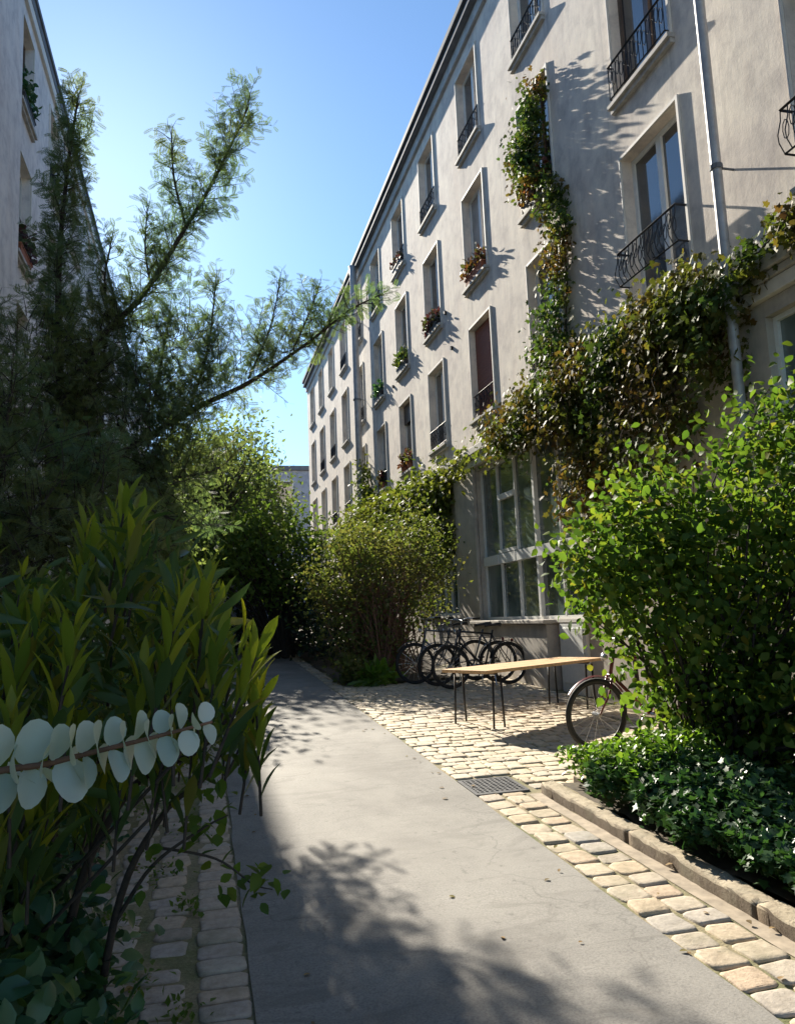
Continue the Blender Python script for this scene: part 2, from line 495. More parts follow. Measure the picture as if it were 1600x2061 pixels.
T_DIAMOND = tmpl([(0, 0, 0), (0.3, 0.42, 0.07), (0, 1, -0.06), (-0.3, 0.42, 0.07)], [(0, 1, 2), (0, 2, 3)])
T_OVATE = tmpl([(0, 0, 0), (-0.27, 0.22, 0.06), (-0.33, 0.5, 0.08), (-0.17, 0.8, 0.02), (0, 1.0, -0.08), (0.17, 0.8, 0.02), (0.33, 0.5, 0.08), (0.27, 0.22, 0.06), (0, 0.35, 0.0), (0, 0.68, -0.02)],
               [(0, 8, 1), (1, 8, 2), (2, 8, 9), (2, 9, 3), (3, 9, 4), (0, 7, 8), (7, 6, 8), (8, 6, 9), (6, 5, 9), (9, 5, 4)])


def lance():
    vs, ts = [], []
    st = [(0, 0.012, 0), (0.16, 0.045, 0.0), (0.36, 0.084, 0.006), (0.58, 0.098, 0.0), (0.8, 0.07, -0.022), (1.0, 0.004, -0.07)]
    for y, w, z in st:
        vs += [(-w, y, z + w * 0.42), (0, y, z), (w, y, z + w * 0.42)]
    for i in range(len(st) - 1):
        a = i * 3
        for q in ((a, a + 1, a + 4, a + 3), (a + 1, a + 2, a + 5, a + 4)):
            ts += [(q[0], q[1], q[2]), (q[0], q[2], q[3])]
    return tmpl(vs, ts)


T_LANCE = lance()


def lobed():
    pts = [(0, 0.0), (-0.16, -0.06), (-0.4, 0.1), (-0.27, 0.3), (-0.5, 0.55), (-0.22, 0.6), (0, 1.0), (0.22, 0.6), (0.5, 0.55), (0.27, 0.3), (0.4, 0.1), (0.16, -0.06)]
    vs = [(0, 0.36, 0.0)] + [(x, y, 0.10 * abs(x) - 0.05 * y) for x, y in pts]
    n = len(pts)
    return tmpl(vs, [(0, 1 + (i + 1) % n, 1 + i) for i in range(n)])


T_LOBED = lobed()


def disc():
    n = 14
    vs = [(0, 0.5, -0.05)]
    for i in range(n):
        a = 2 * math.pi * i / n
        r = 0.5
        x, y = r * math.sin(a) * 0.96, 0.5 - r * math.cos(a)
        if i == 0: y = -0.02
        vs.append((x, y, 0.13 * (x / 0.5) ** 2 - 0.02 - 0.10 * y * y))
    return tmpl(vs, [(0, 1 + i, 1 + (i + 1) % n) for i in range(n)])


T_DISC = disc()


def frond(m=11):
    vs, ts = [], []

    def strip(p, d, L, w):
        d = np.array(d, float); d /= np.linalg.norm(d)
        s = np.cross(d, (0, 0, 1.0)); s /= np.linalg.norm(s)
        p = np.array(p, float)
        k = len(vs)
        vs.extend([p - s * w * 0.5, p + d * L * 0.55 - s * w, p + d * L, p + d * L * 0.55 + s * w])
        ts.extend([(k, k + 2, k + 1), (k, k + 3, k + 2)])
    strip((0, 0, 0), (0, 1, -0.05), 1.0, 0.008)
    for i in range(m):
        t = 0.1 + 0.88 * i / m
        L = 0.29 * math.sin(math.pi * (0.16 + 0.74 * i / m)) ** 0.8
        for sgn in (-1, 1):
            strip((0, t, -0.05 * t), (sgn * 0.85, 0.55, 0.10 - 0.2 * (i % 2)), L, 0.03)
    # join the strips to one island through the rachis so that a frond has one colour
    return tmpl(vs, ts)


T_FROND = frond()


def norm(a):
    return a / np.maximum(np.linalg.norm(a, axis=1, keepdims=True), 1e-9)


def leaves(name, T, pos, axis, nrm, size, mat, parent=None, smooth=False):
    tv, tf = T
    n = len(pos)
    axis = norm(axis)
    x = norm(np.cross(axis, nrm))
    z = np.cross(x, axis)
    size = np.broadcast_to(np.asarray(size, float), (n,))[:, None, None]
    V = pos[:, None, :] + size * (x[:, None, :] * tv[None, :, 0:1] + axis[:, None, :] * tv[None, :, 1:2] + z[:, None, :] * tv[None, :, 2:3])
    F = tf[None, :, :] + (np.arange(n) * len(tv))[:, None, None]
    me = np_mesh(name, V.reshape(-1, 3), [F.reshape(-1, tf.shape[1])])
    return link_mesh(name, me, mat, parent, smooth)


def rdir(n):
    return norm(RG.normal(size=(n, 3)))


def blob_points(blobs, n, shell=0.45):
    w = np.array([b[3] * b[4] * b[5] for b in blobs]) ** 0.75
    if len(blobs[0]) > 6:
        w = w * np.array([b[6] for b in blobs])
    k = RG.choice(len(blobs), n, p=w / w.sum())
    B = np.array([b[:6] for b in blobs])[k]
    d = rdir(n)
    r = RG.random(n)[:, None] ** shell
    return B[:, :3] + d * r * B[:, 3:6], d, B


def clumped(blobs, n_clumps, per, spread, shell=0.45, keep=None):
    """leaf positions in clumps spread through ellipsoids; returns pos, outward direction, clump centres"""
    c, d, B = blob_points(blobs, n_clumps, shell)
    if keep is not None:
        k = keep(c)
        c, d, B = c[k], d[k], B[k]
    num = RG.integers(int(per * 0.5), int(per * 1.5) + 1, len(c))
    idx = np.repeat(np.arange(len(c)), num)
    sp = spread * RG.uniform(0.6, 1.4, len(c))[idx][:, None]
    off = RG.normal(size=(len(idx), 3)) * sp * 0.5
    return c[idx] + off, norm(d[idx] + off / (sp + 1e-6) * 0.8), c


def twigs(mb, base_pts, centres, r0, n=5, sag=0.12, frac=1.0):
    for c in centres:
        if RG.random() > frac:
            continue
        b = base_pts[RG.integers(len(base_pts))]
        b = np.array(b, float)
        m1 = b + (c - b) * 0.4 + np.array([RG.normal() * sag, RG.normal() * sag, abs(c[2] - b[2]) * 0.18])
        m2 = b + (c - b) * 0.75 + np.array([RG.normal() * sag, RG.normal() * sag, abs(c[2] - b[2]) * 0.10]) * 0.7
        mb.tube([b, m1, m2, c], [r0, r0 * 0.7, r0 * 0.45, r0 * 0.2], n, cap=False)


def shrub(name, base, label, cat, blobs, n_clumps, per, spread, T, size, mat, stemmat, r0=0.012, stem_frac=0.35,
          up=0.5, out=0.6, droop=0.0, basespread=0.15, group=None, shell=0.45, keep=None, stemname='stem', folname='foliage', smooth=False, nbase=6):
    root = empty(name, base, 0, label, cat, group)
    pos, d, c = clumped(blobs, n_clumps, per, spread, shell, keep)
    if keep is not None:
        k = keep(pos)
        pos, d = pos[k], d[k]
    n = len(pos)
    ax = rdir(n) + d * out + np.array([0, 0, -droop])
    nr = rdir(n) * 0.8 + np.array([0, 0, up]) + d * 0.35
    sz = size * RG.uniform(0.6, 1.3, n)
    leaves(folname, T, pos, ax, nr, sz, mat, root, smooth)
    mb = MB()
    bp = [(base[0] + RG.normal() * basespread, base[1] + RG.normal() * basespread, base[2] - 0.03) for _ in range(nbase)]
    twigs(mb, bp, c, r0, 5, 0.10, stem_frac)
    if mb.v:
        mb.build(stemname, stemmat, root, smooth=True)
    return root


# ------------------------------------------------------------------ ground
def strip(name, xs, y0, y1, dz, mat, step=0.4, edge=0.0, wav=0.0):
    """a sheet following the slope of the court; xs = (x0, x1)"""
    ys = np.arange(y0, y1 + 1e-6, step)
    xx = np.linspace(xs[0], xs[1], max(2, int((xs[1] - xs[0]) / max(step, 0.4)) + 1))
    V = []
    for y in ys:
        for i, x in enumerate(xx):
            ex = RG.normal() * edge if i in (0, len(xx) - 1) else 0
            V.append((x + ex, y, g(y) + dz + RG.normal() * wav))
    n = len(xx)
    F = [(j * n + i, j * n + i + 1, (j + 1) * n + i + 1, (j + 1) * n + i) for j in range(len(ys) - 1) for i in range(n - 1)]
    me = np_mesh(name, np.array(V), [np.array(F)])
    return structure(link_mesh(name, me, mat))


# wide ground sheet out to the horizon
ys = [-600, -60, -8, 0, 6, 12, 20, 30, 46, 80, 250, 900]
xs = [-900, -120, -30, -8, 0, 8, 30, 120, 900]
V = [(x, y, g(y) - 0.010) for y in ys for x in xs]
n = len(xs)
F = [(j * n + i, j * n + i + 1, (j + 1) * n + i + 1, (j + 1) * n + i) for j in range(len(ys) - 1) for i in range(n - 1)]
structure(link_mesh('ground', np_mesh('ground', np.array(V, float), [np.array(F)]), M['joint']))
strip('path', (0.19, 2.0), -3.0, 34.0, 0.004, M['asphalt'], 0.3, 0.006)
strip('left_bed_soil', (-3.0, -0.62), -3.0, 40.0, 0.03, M['soil'], 0.35, 0.02, 0.02)
strip('right_bed_soil', (2.635, 5.2), -3.0, 5.8, 0.062, M['soil'], 0.3, 0.02, 0.02)
strip('far_bed_soil', (2.25, 5.2), 12.75, 36.0, 0.02, M['soil'], 0.35, 0.04, 0.02)
strip('gutter', (2.40, 2.5), -3.0, 5.75, -0.006, M['gutter'], 0.25, 0.006)


def cobble_field(name, rects, mat, zt=0.0):
    """rects: list of (cx, cy, sx, sy, angle)"""
    n = 12
    ang = np.arange(n) * 2 * np.pi / n + np.pi / n
    sq = lambda a: (np.sign(np.cos(a)) * np.abs(np.cos(a)) ** 0.30, np.sign(np.sin(a)) * np.abs(np.sin(a)) ** 0.30)
    ux, uy = sq(ang)
    rings = [(0.80, 0.0012), (0.95, -0.0008), (1.0, -0.0065), (1.01, -0.04)]
    V, Fq, Fn = [], [], []
    for cx, cy, sx, sy, a in rects:
        k = len(V)
        jit = 1 + RG.normal(size=n) * 0.045
        tilt = RG.normal(size=2) * 0.012
        dz = RG.normal() * 0.004
        ca, sa = math.cos(a), math.sin(a)
        for s, z in rings:
            for i in range(n):
                x, y = ux[i] * sx / 2 * s * jit[i], uy[i] * sy / 2 * s * jit[i]
                X, Y = cx + x * ca - y * sa, cy + x * sa + y * ca
                V.append((X, Y, g(Y) + zt + z + dz + x * tilt[0] + y * tilt[1] + RG.normal() * 0.0012))
        Fn.append([k + i for i in range(n)])
        for r in range(3):
            for i in range(n):
                a0, a1 = k + r * n + i, k + r * n + (i + 1) % n
                Fq.append((a0, a0 + n, a1 + n, a1))
    me = np_mesh(name, np.array(V), [np.array(Fn), np.array(Fq)])
    o = link_mesh(name, me, mat)
    return structure(o)


def rows(x0, x1, y0, y1, sx, sy, gap, along_x=True, skip=None, jx=0.012):
    out = []
    y = y0
    r = 0
    while y < y1:
        h = sy * RG.uniform(0.85, 1.15)
        x = x0 - (sx * 0.5 if r % 2 else 0) - RG.random() * 0.03
        while x < x1:
            w = sx * RG.uniform(0.8, 1.22)
            xa, xb = max(x, x0), min(x + w, x1)
            cx, cy = (xa + xb) / 2, y + h / 2 + RG.normal() * 0.006
            if xb - xa > 0.06 and not (skip and skip(cx, cy)):
                out.append((cx, cy, xb - xa - gap, h - gap, RG.normal() * 0.03))
            x += w
        y += h
        r += 1
    return out


GR = (2.0, 2.46, 5.82, 6.30)                   # the drain grate
in_grate = lambda x, y: GR[0] - 0.02 < x < GR[1] + 0.08 and GR[2] - 0.08 < y < GR[3] + 0.08
# yard of small setts in front of the studios
R1 = rows(2.02, 5.0, 6.36, 12.7, 0.165, 0.15, 0.011)
R1 += rows(2.5, 5.0, 5.86, 6.36, 0.165, 0.15, 0.011)
cobble_field('yard_cobbles', R1, M['cob_pale'])
# two columns of larger stones between path and kerb
R2 = []
for (xa, xb) in ((2.02, 2.205), (2.21, 2.395)):
    y = -1.0 + RG.random() * 0.1
    while y < 5.75:
        h = RG.uniform(0.15, 0.215)
        R2.append(((xa + xb) / 2 + RG.normal() * 0.004, y + h / 2, xb - xa - 0.012, h - 0.013, RG.normal() * 0.03))
        y += h
R2 += rows(2.01, 2.24, 12.7, 30, 0.23, 0.14, 0.018)
cobble_field('edge_cobbles', R2, M['cob'])
# cobbles left of the path
R3 = []
y = -0.5
while y < 16:
    h = RG.uniform(0.105, 0.15)
    R3.append((0.075 + RG.normal() * 0.005, y + h / 2, 0.20, h - 0.014, RG.normal() * 0.03))
    y += h
for (xa, xb, sk) in ((-0.26, -0.075, 0.12), (-0.47, -0.28, 0.2), (-0.66, -0.48, 0.3)):
    y = -0.5
    while y < 14:
        h = RG.uniform(0.115, 0.17)
        if RG.random() > sk:
            R3.append(((xa + xb) / 2 + RG.normal() * 0.012, y + h / 2, xb - xa - 0.02, h - 0.022, RG.normal() * 0.06))
        y += h
cobble_field('left_cobbles', R3, M['cob_brown'])

# kerb of the right-hand bed
prof = [(2.505, -0.10), (2.50, 0.056), (2.512, 0.070), (2.55, 0.075), (2.61, 0.073), (2.635, 0.062), (2.64, -0.10)]
V, F = [], []
y = -2.5
first = True
nxt = y + 0.9
while y < 5.80:
    L = RG.uniform(1.1, 1.7)
    ye = min(y + L, 5.80)
    k0 = len(V)
    st = np.arange(y + 0.002, ye, 0.06)
    dx, dz = RG.normal() * 0.003, RG.normal() * 0.002
    for i, yy in enumerate(st):
        e = 0.004 if i in (0, len(st) - 1) else 0
        for q, (px, pz) in enumerate(prof):
            w = 0.0045 if 0 < q < 6 else 0.002
            V.append((px + dx + RG.normal() * w, yy, g(yy) + pz + dz + RG.normal() * w * 0.7 - (e if pz > 0.05 else 0)))
    for i in range(len(st) - 1):
        for q in range(len(prof) - 1):
            a = k0 + i * 7 + q
            F.append((a, a + 7, a + 8, a + 1))
    F.append((k0, k0 + 1, k0 + 2, k0 + 5)); F.append((k0, k0 + 5, k0 + 6, k0 + 6))
    kl = k0 + (len(st) - 1) * 7
    F.append((kl + 5, kl + 2, kl + 1, kl)); F.append((kl + 6, kl + 5, kl, kl))
    y = ye
F = [tuple(dict.fromkeys(f)) for f in F]
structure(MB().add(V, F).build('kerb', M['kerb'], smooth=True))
# return of the kerb along the yard side of the bed
mbk = MB()
x = 2.80
while x < 4.9:
    w = RG.uniform(0.5, 0.7)
    mbk.box(x, min(x + w, 4.95) - 0.01, 5.66, 5.80, g(5.7) - 0.08, g(5.7) + 0.10 + RG.normal() * 0.004)
    x += w
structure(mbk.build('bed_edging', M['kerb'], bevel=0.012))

# drain grate: frame, pit and bars
root = empty('drain_grate', (2.23, 6.06, g(6.06)), 0, 'dark iron drain grate set flush in the cobbles at the end of the kerb', 'grate')
zt = lambda yy: g(yy) + 0.004
mb = MB()
def slab(mb, x0, x1, y0, y1, t=0.02, dz=0.0):
    za, zb = g(y0) + 0.004 + dz, g(y1) + 0.004 + dz
    mb.add([(x0, y0, za - t), (x1, y0, za - t), (x1, y1, zb - t), (x0, y1, zb - t), (x0, y0, za), (x1, y0, za), (x1, y1, zb), (x0, y1, zb)],
           [(0, 3, 2, 1), (4, 5, 6, 7), (0, 1, 5, 4), (1, 2, 6, 5), (2, 3, 7, 6), (3, 0, 4, 7)])
slab(mb, 2.01, 2.04, 5.83, 6.29); slab(mb, 2.42, 2.45, 5.83, 6.29)
slab(mb, 2.04, 2.42, 5.83, 5.86); slab(mb, 2.04, 2.42, 6.26, 6.29)
mb.build('frame', M['grate'], root)
mb = MB()
for i in range(9):
    x = 2.055 + i * 0.041
    slab(mb, x, x + 0.016, 5.861, 6.259, dz=-0.001)
for i in range(9):
    y = 5.875 + i * 0.045
    slab(mb, 2.041, 2.419, y, y + 0.016, dz=-0.003)
mb.build('bars', M['grate'], root)
mb = MB(); slab(mb, 2.01, 2.45, 5.83, 6.29, 0.006, -0.022)
mb.build('pit', M['void'], root)

# ------------------------------------------------------------------ buildings
def holed_wall(mb, P, u0, u1, z0, z1, holes, depth):
    """wall sheet facing outwards at d=0 with rectangular holes and reveals; P(d, y, z) gives world points"""
    us = sorted({u0, u1, *[h[0] for h in holes], *[h[1] for h in holes]})
    zs = sorted({z0, z1, *[h[2] for h in holes], *[h[3] for h in holes]})
    us = [u for u in us if u0 <= u <= u1]
    zs = [z for z in zs if z0 <= z <= z1]
    for i in range(len(us) - 1):
        for j in range(len(zs) - 1):
            cu, cz = (us[i] + us[i + 1]) / 2, (zs[j] + zs[j + 1]) / 2
            if any(h[0] < cu < h[1] and h[2] < cz < h[3] for h in holes):
                continue
            mb.add([P(0, us[i], zs[j]), P(0, us[i + 1], zs[j]), P(0, us[i + 1], zs[j + 1]), P(0, us[i], zs[j + 1])], [(0, 1, 2, 3)])
    for a, b2, c, d in holes:
        q = [(a, c), (b2, c), (b2, d), (a, d)]
        for k in range(4):
            p0, p1 = q[k], q[(k + 1) % 4]
            mb.add([P(0, *p0), P(0, *p1), P(-depth, *p1), P(-depth, *p0)], [(0, 1, 2, 3)])


def railing_mesh(pb, y0, y1, z0, z1, d, belly=False, dense=0.085):
    """iron window guard between z0 and z1; pb(d, y, z) -> point"""
    mb = MB()
    r = 0.011
    for z in (z0, z1):
        mb.tube([pb(0.0, y0, z), pb(d, y0, z), pb(d, y1, z), pb(0.0, y1, z)], r * (1.5 if z == z1 else 1.1), 4)
    nb = max(4, int((y1 - y0) / dense))
    for i in range(nb + 1):
        y = y0 + (y1 - y0) * i / nb
        if belly:
            mb.tube([pb(d, y, z0), pb(d + 0.05, y, z0 + (z1 - z0) * 0.22), pb(d + 0.055, y, z0 + (z1 - z0) * 0.4), pb(d + 0.01, y, z0 + (z1 - z0) * 0.75), pb(d, y, z1)], 0.007, 4)
        else:
            mb.tube([pb(d, y, z0), pb(d, y, z1)], 0.007, 4)
    # scrolls between the bars
    for i in range(nb):
        ya, yb = y0 + (y1 - y0) * i / nb, y0 + (y1 - y0) * (i + 1) / nb
        c, w = (ya + yb) / 2, (yb - ya) * 0.42
        zc = z0 + (z1 - z0) * (0.68 if i % 2 else 0.5)
        h = (z1 - z0) * 0.22
        pts = [pb(d + 0.004, c + w * math.cos(t), zc + h * math.sin(t)) for t in np.linspace(0, 2 * math.pi, 9)[:-1]]
        mb.tube(pts, 0.0055, 4, closed=True)
    return mb


class Facade:
    def __init__(self, xp, s, bld):
        self.xp, self.s, self.b = xp, s, bld

    def P(self, d, y, z):
        return (self.xp + self.s * d, y, z)

    def bx(self, mb, d0, d1, y0, y1, z0, z1):
        return mb.box(self.xp + self.s * d0, self.xp + self.s * d1, y0, y1, z0, z1)

    def window(self, y0, y1, z0, z1, frame='white', pane='pane', rail=None, shutter=None, casing=True, transom=False, cas_p=0.032):
        bx = self.bx
        mb = MB()
        c = 0.042
        fm = M['white_paint'] if frame == 'white' else M['wood_paint']
        # frame in the opening, 16 cm behind the wall face
        da, db = -0.19, -0.135
        f = 0.06
        bx(mb, da, db, y0 + 0.002, y0 + f, z0 + 0.002, z1 - 0.002)
        bx(mb, da, db, y1 - f, y1 - 0.002, z0 + 0.002, z1 - 0.002)
        bx(mb, da, db, y0 + f, y1 - f, z0 + 0.002, z0 + f + 0.03)
        bx(mb, da, db, y0 + f, y1 - f, z1 - f, z1 - 0.002)
        m = (y0 + y1) / 2
        bx(mb, da, db + 0.008, m - 0.05, m + 0.05, z0 + f + 0.03, z1 - f)
        if transom:
            zt = z0 + (z1 - z0) * 0.3
            for ya, yb in ((y0 + f, m - 0.05), (m + 0.05, y1 - f)):
                bx(mb, da, db - 0.004, ya, yb, zt - 0.025, zt + 0.025)
        w = mb.build('window', fm, self.b)
        mb = MB()
        bx(mb, da + 0.015, da + 0.03, y0 + f, m - 0.05, z0 + f + 0.03, z1 - f)
        bx(mb, da + 0.015, da + 0.03, m + 0.05, y1 - f, z0 + f + 0.03, z1 - f)
        mb.build('pane', M[pane], w)
        if casing:
            mb = MB()
            bx(mb, 0.0015, cas_p, y0 - c, y0 - 0.004, z0 + 0.002, z1 + c)
            bx(mb, 0.0015, cas_p, y1 + 0.004, y1 + 0.022, z0 + 0.002, z1 + c)
            bx(mb, 0.0015, cas_p - 0.004, y0 - 0.004, y1 + 0.004, z1 + 0.004, z1 + c)
            mb.build('casing', M['casing'], w)
        mb = MB()
        bx(mb, -0.13, 0.10, y0 - 0.07, y1 + 0.07, z0 - 0.055, z0 - 0.002)
        bx(mb, 0.002, 0.06, y0 - 0.06, y1 + 0.06, z0 - 0.115, z0 - 0.057)
        mb.build('sill', M['sill'], w)
        if rail:
            za, zb, d, belly = rail
            railing_mesh(self.P, y0 - 0.01, y1 + 0.01, z0 + za, z0 + zb, d, belly).build('railing', M['iron'], w)
        if shutter:
            mb = MB()
            mat, za = shutter
            k = z0 + za
            while k < z1 - 0.03:
                bx(mb, -0.12, -0.10, y0 + 0.02, y1 - 0.02, k, min(k + 0.052, z1 - 0.012))
                bx(mb, -0.118, -0.108, y0 + 0.02, y1 - 0.02, k + 0.052, min(k + 0.058, z1 - 0.008))
                k += 0.058
            mb.build('blind', M[mat], w)
        return w


Y1S = [5.35, 8.18, 11.15, 14.0, 16.88, 19.66, 22.45, 25.27, 28.05, 30.85, 33.65, 36.4]
ROWS = [(5.30, 7.15), (7.98, 9.88), (10.76, 12.5)]
XR = 5.2
right = empty('apartment_building', (XR + 3, 16, 0.6), 0, 'long sunlit stucco apartment block with three rows of tall windows above glazed studios', 'building')
FR = Facade(XR, -1, right)
holes = []
wins = []
for ci, y1 in enumerate(Y1S):
    for ri, (z0, z1) in enumerate(ROWS):
        w = 1.15 if ci != 1 else 1.2
        a = (y1 - w, y1, z0 if not (ri == 0 and ci < 2) else 5.22, z1 + (0.05 if ci == 1 else 0))
        holes.append(a)
        wins.append((ci, ri, a))
mb = MB()
holed_wall(mb, FR.P, -4.0, 37.6, 4.56, 13.3, holes, 0.24)
FR.bx(mb, -8.0, -0.003, 37.595, 37.6, -0.3, 13.3)
FR.bx(mb, -8.0, -0.003, -4.0, -3.995, -0.3, 13.3)
FR.bx(mb, -8.0, -7.99, -3.99, 37.59, -0.3, 13.3)
mb.build('wall', M['wall'], right)
pn = ['pane', 'pane_curtain']
for ci, ri, (a, b2, z0, z1) in wins:
    rail, sh, fr, pa, tr = None, None, 'white', pn[(ci * 7 + ri * 3) % 3 == 0], (ci + ri) % 3 == 0
    if ci == 1 and ri == 0:
        rail = (0.30, 0.72, 0.16, True)
        pa = 'pane'
    elif ci == 0 and ri == 0:
        rail = (0.30, 0.72, 0.16, True)
    elif ci == 1 and ri == 1:
        rail = (0.06, 0.50, 0.08, False); fr = 'wood'; pa = 'pane'
    elif ci == 3 and ri == 0:
        rail = (0.06, 0.50, -0.02, False); sh = ('blind', 0.03); fr = 'wood'
    elif (ci, ri) in ((3, 2), (4, 2), (2, 2), (4, 0), (6, 0), (7, 1), (8, 0), (5, 2), (9, 0), (7, 2), (8, 2), (2, 0), (10, 1), (9, 1), (6, 2)):
        rail = (0.05, 0.46, 0.03, False)
    if (ci, ri) == (3, 2): pa = 'pane'
    if (ci, ri) == (2, 1): fr = 'wood'; pa = 'pane'
    if (ci, ri) == (5, 0): sh = ('wood_paint', 1.35)
    FR.window(a, b2, z0, z1, fr, pa, rail, sh, True, tr)
# cornice, fascia and roof
mb = MB()
FR.bx(mb, 0.002, 0.07, -4.0, 37.6, 12.86, 13.1)
mb.build('fascia', M['fascia'], right)
mb = MB()
FR.bx(mb, -0.02, 0.2, -4.02, 37.62, 13.102, 13.2)
FR.bx(mb, -0.02, 0.17, -4.01, 37.61, 13.203, 13.3)
FR.bx(mb, -0.02, 0.24, -4.03, 37.63, 13.303, 13.45)
mb.build('cornice', M['zinc'], right, bevel=0.012)
mb = MB()
mb.add([(XR - 0.18, -4, 13.46), (XR - 0.18, 37.6, 13.46), (XR + 4, 37.6, 14.3), (XR + 4, -4, 14.3), (XR + 8, -4, 13.46), (XR + 8, 37.6, 13.46)],
       [(0, 3, 2, 1), (3, 4, 5, 2)])
mb.build('roof', M['zinc'], right)
# ground floor
gl = [(9.95, 14.1, 1.47, 4.34), (15.4, 17.2, 1.58, 3.2), (1.2, 6.0, 1.25, 4.27)]
mb = MB()
holed_wall(mb, FR.P, -4.0, 37.6, -0.3, 4.42, gl, 0.2)
mb.build('ground_floor_wall', M['concrete'], right)
mb = MB()
FR.bx(mb, -0.05, 0.07, -4.0, 37.6, 4.424, 4.56)
mb.build('lintel_band', M['casing'], right, bevel=0.01)
mb = MB()
FR.bx(mb, -0.05, 0.14, -4.0, 37.6, 4.64, 4.78)
FR.bx(mb, -0.05, 0.10, -4.0, 37.6, 4.563, 4.637)
mb.build('ledge', M['sill'], right, bevel=0.012)
mb = MB()
FR.bx(mb, 0.002, 0.2, 10.9, 14.15, -0.2, 1.40)
FR.bx(mb, 0.002, 0.26, 10.86, 14.19, 1.403, 1.465)
mb.build('plinth', M['concrete'], right, bevel=0.012)
mb = MB()
FR.bx(mb, 0.002, 0.05, 9.95, 10.78, 0.4, 1.40)
FR.bx(mb, 0.0525, 0.065, 10.03, 10.70, 0.55, 1.34)
mb.build('service_panel', M['white_paint'], right, bevel=0.006)
mb = MB()
FR.bx(mb, 0.002, 0.07, 14.12, 15.3, 0.2, 4.41)
mb.build('pillar', M['concrete'], right, bevel=0.015)


def studio(y0, y1, z0, z1, cols, transoms, thick=()):
    mb = MB()
    da, db = -0.15, -0.08
    f = 0.05
    FR.bx(mb, da, db, y0 + 0.002, y0 + f, z0 + 0.002, z1 - 0.002)
    FR.bx(mb, da, db, y1 - f, y1 - 0.002, z0 + 0.002, z1 - 0.002)
    FR.bx(mb, da, db, y0 + f, y1 - f, z0 + 0.002, z0 + f)
    FR.bx(mb, da, db, y0 + f, y1 - f, z1 - f, z1 - 0.002)
    zs = [z0 + f] + [t for t in transoms] + [z1 - f]
    for y in cols:
        h = 0.035 if y in thick else 0.018
        FR.bx(mb, da, db + (0.03 if y in thick else 0.004), y - h, y + h, z0 + f, z1 - f)
    ed = [y0 + f] + list(cols) + [y1 - f]
    for t, th, p in [(t, 0.085, 0.05) for t in transoms]:
        for i in range(len(ed) - 1):
            FR.bx(mb, da, db + p, ed[i] + 0.037, ed[i + 1] - 0.037, t - th, t + th)
    w = mb.build('studio_window', M['white_paint'], right)
    for i in range(len(ed) - 1):
        q = MB()
        FR.bx(q, da + 0.02, da + 0.03, ed[i] + 0.002, ed[i + 1] - 0.002, z0 + f, z1 - f)
        q.build('pane', M['pane_studio'], w)
    return w


w = studio(9.95, 14.1, 1.47, 4.34, [10.78, 11.62, 12.45, 13.25], [2.56], (11.62,))
mb = MB()
FR.bx(mb, -0.15, -0.06, 12.47, 13.23, 3.62, 3.72)
FR.bx(mb, -0.06, -0.03, 12.47, 13.23, 2.66, 2.72)
mb.build('vent_light', M['white_paint'], w)
studio(15.4, 17.2, 1.58, 3.2, [15.8, 16.25, 16.7], [2.72])
studio(1.2, 6.0, 1.25, 4.27, [2.2, 3.2, 4.2, 5.1], [2.5], ())
mb = MB()
for a, b2, z0, z1 in gl:
    FR.bx(mb, -0.12, 0.055, a - 0.03, b2 + 0.03, z0 - 0.05, z0 - 0.002)
mb.build('studio_sill', M['casing'], right)
# downpipes
for y, r, off in ((6.21, 0.052, 0.20), (24.0, 0.11, 0.26), (-1.2, 0.05, 0.20)):
    mb = MB()
    mb.tube([FR.P(off, y, 0.2), FR.P(off, y, 4.7), FR.P(off, y, 12.8), FR.P(off + 0.03, y, 13.15)], r, 12)
    p = mb.build('downpipe', M['pipe'], right, smooth=True)
    mb = MB()
    for z in (1.5, 3.4, 5.9, 8.6, 11.2):
        mb.tube([FR.P(off, y, z - 0.025), FR.P(off, y, z + 0.025)], r * 1.22, 12)
        mb.tube([FR.P(0.0, y, z), FR.P(off, y, z)], 0.012, 6)
    mb.build('bracket', M['zinc'], p)
for (y, z) in ((10.65 - 1.4, 10.9), (15.4, 8.1), (15.1, 7.2), (20.2, 7.9), (9.4, 11.1)):
    mb = MB()
    mb.tube([FR.P(-0.05, y, z), FR.P(0.05, y, z - 0.01)], 0.045, 10)
    mb.build('vent_pipe', M['iron'], right)

# left building, in its own shade
XL = -3.0
left = empty('apartment_building', (XL - 3, 20, 0.8), 0, 'grey apartment block in shade along the frame edge behind the feathery tree', 'building')
FL = Facade(XL, 1, left)
holes, wl = [], []
for k in range(-1, 11):
    y0 = 13.5 + 2.78 * k
    for ri, (z0, z1) in enumerate(ROWS):
        holes.append((y0, y0 + 1.1, z0, z1))
        wl.append((k, ri, holes[-1]))
mb = MB()
holed_wall(mb, FL.P, 9.0, 46.0, -0.3, 13.3, holes, 0.24)
FL.bx(mb, -8.0, -0.003, 45.995, 46.0, -0.3, 13.3)
FL.bx(mb, -8.0, -7.99, -4, 46.0, -0.3, 13.3)
mb.build('wall', M['wall_dim'], left)
mb = MB()
FL.bx(mb, -7.98, 0.0, -6.0, 8.998, -0.3, 13.3)
FL.bx(mb, 0.0025, 0.10, 9.0, 13.34, -0.3, 12.85)
mb.build('side_wing', M['wall_dim'], left)
for k, ri, (a, b2, z0, z1) in wl:
    if a > 13.4:
        FL.window(a, b2, z0, z1, 'white' if (k + ri) % 2 else 'wood', 'pane', (0.05, 0.46, 0.03, False) if (k + ri) % 2 else None, None, True, False, 0.03)
mb = MB(); FL.bx(mb, 0.0025, 0.06, -6.0, 46.0, 12.87, 13.1)
mb.build('fascia', M['casing'], left)
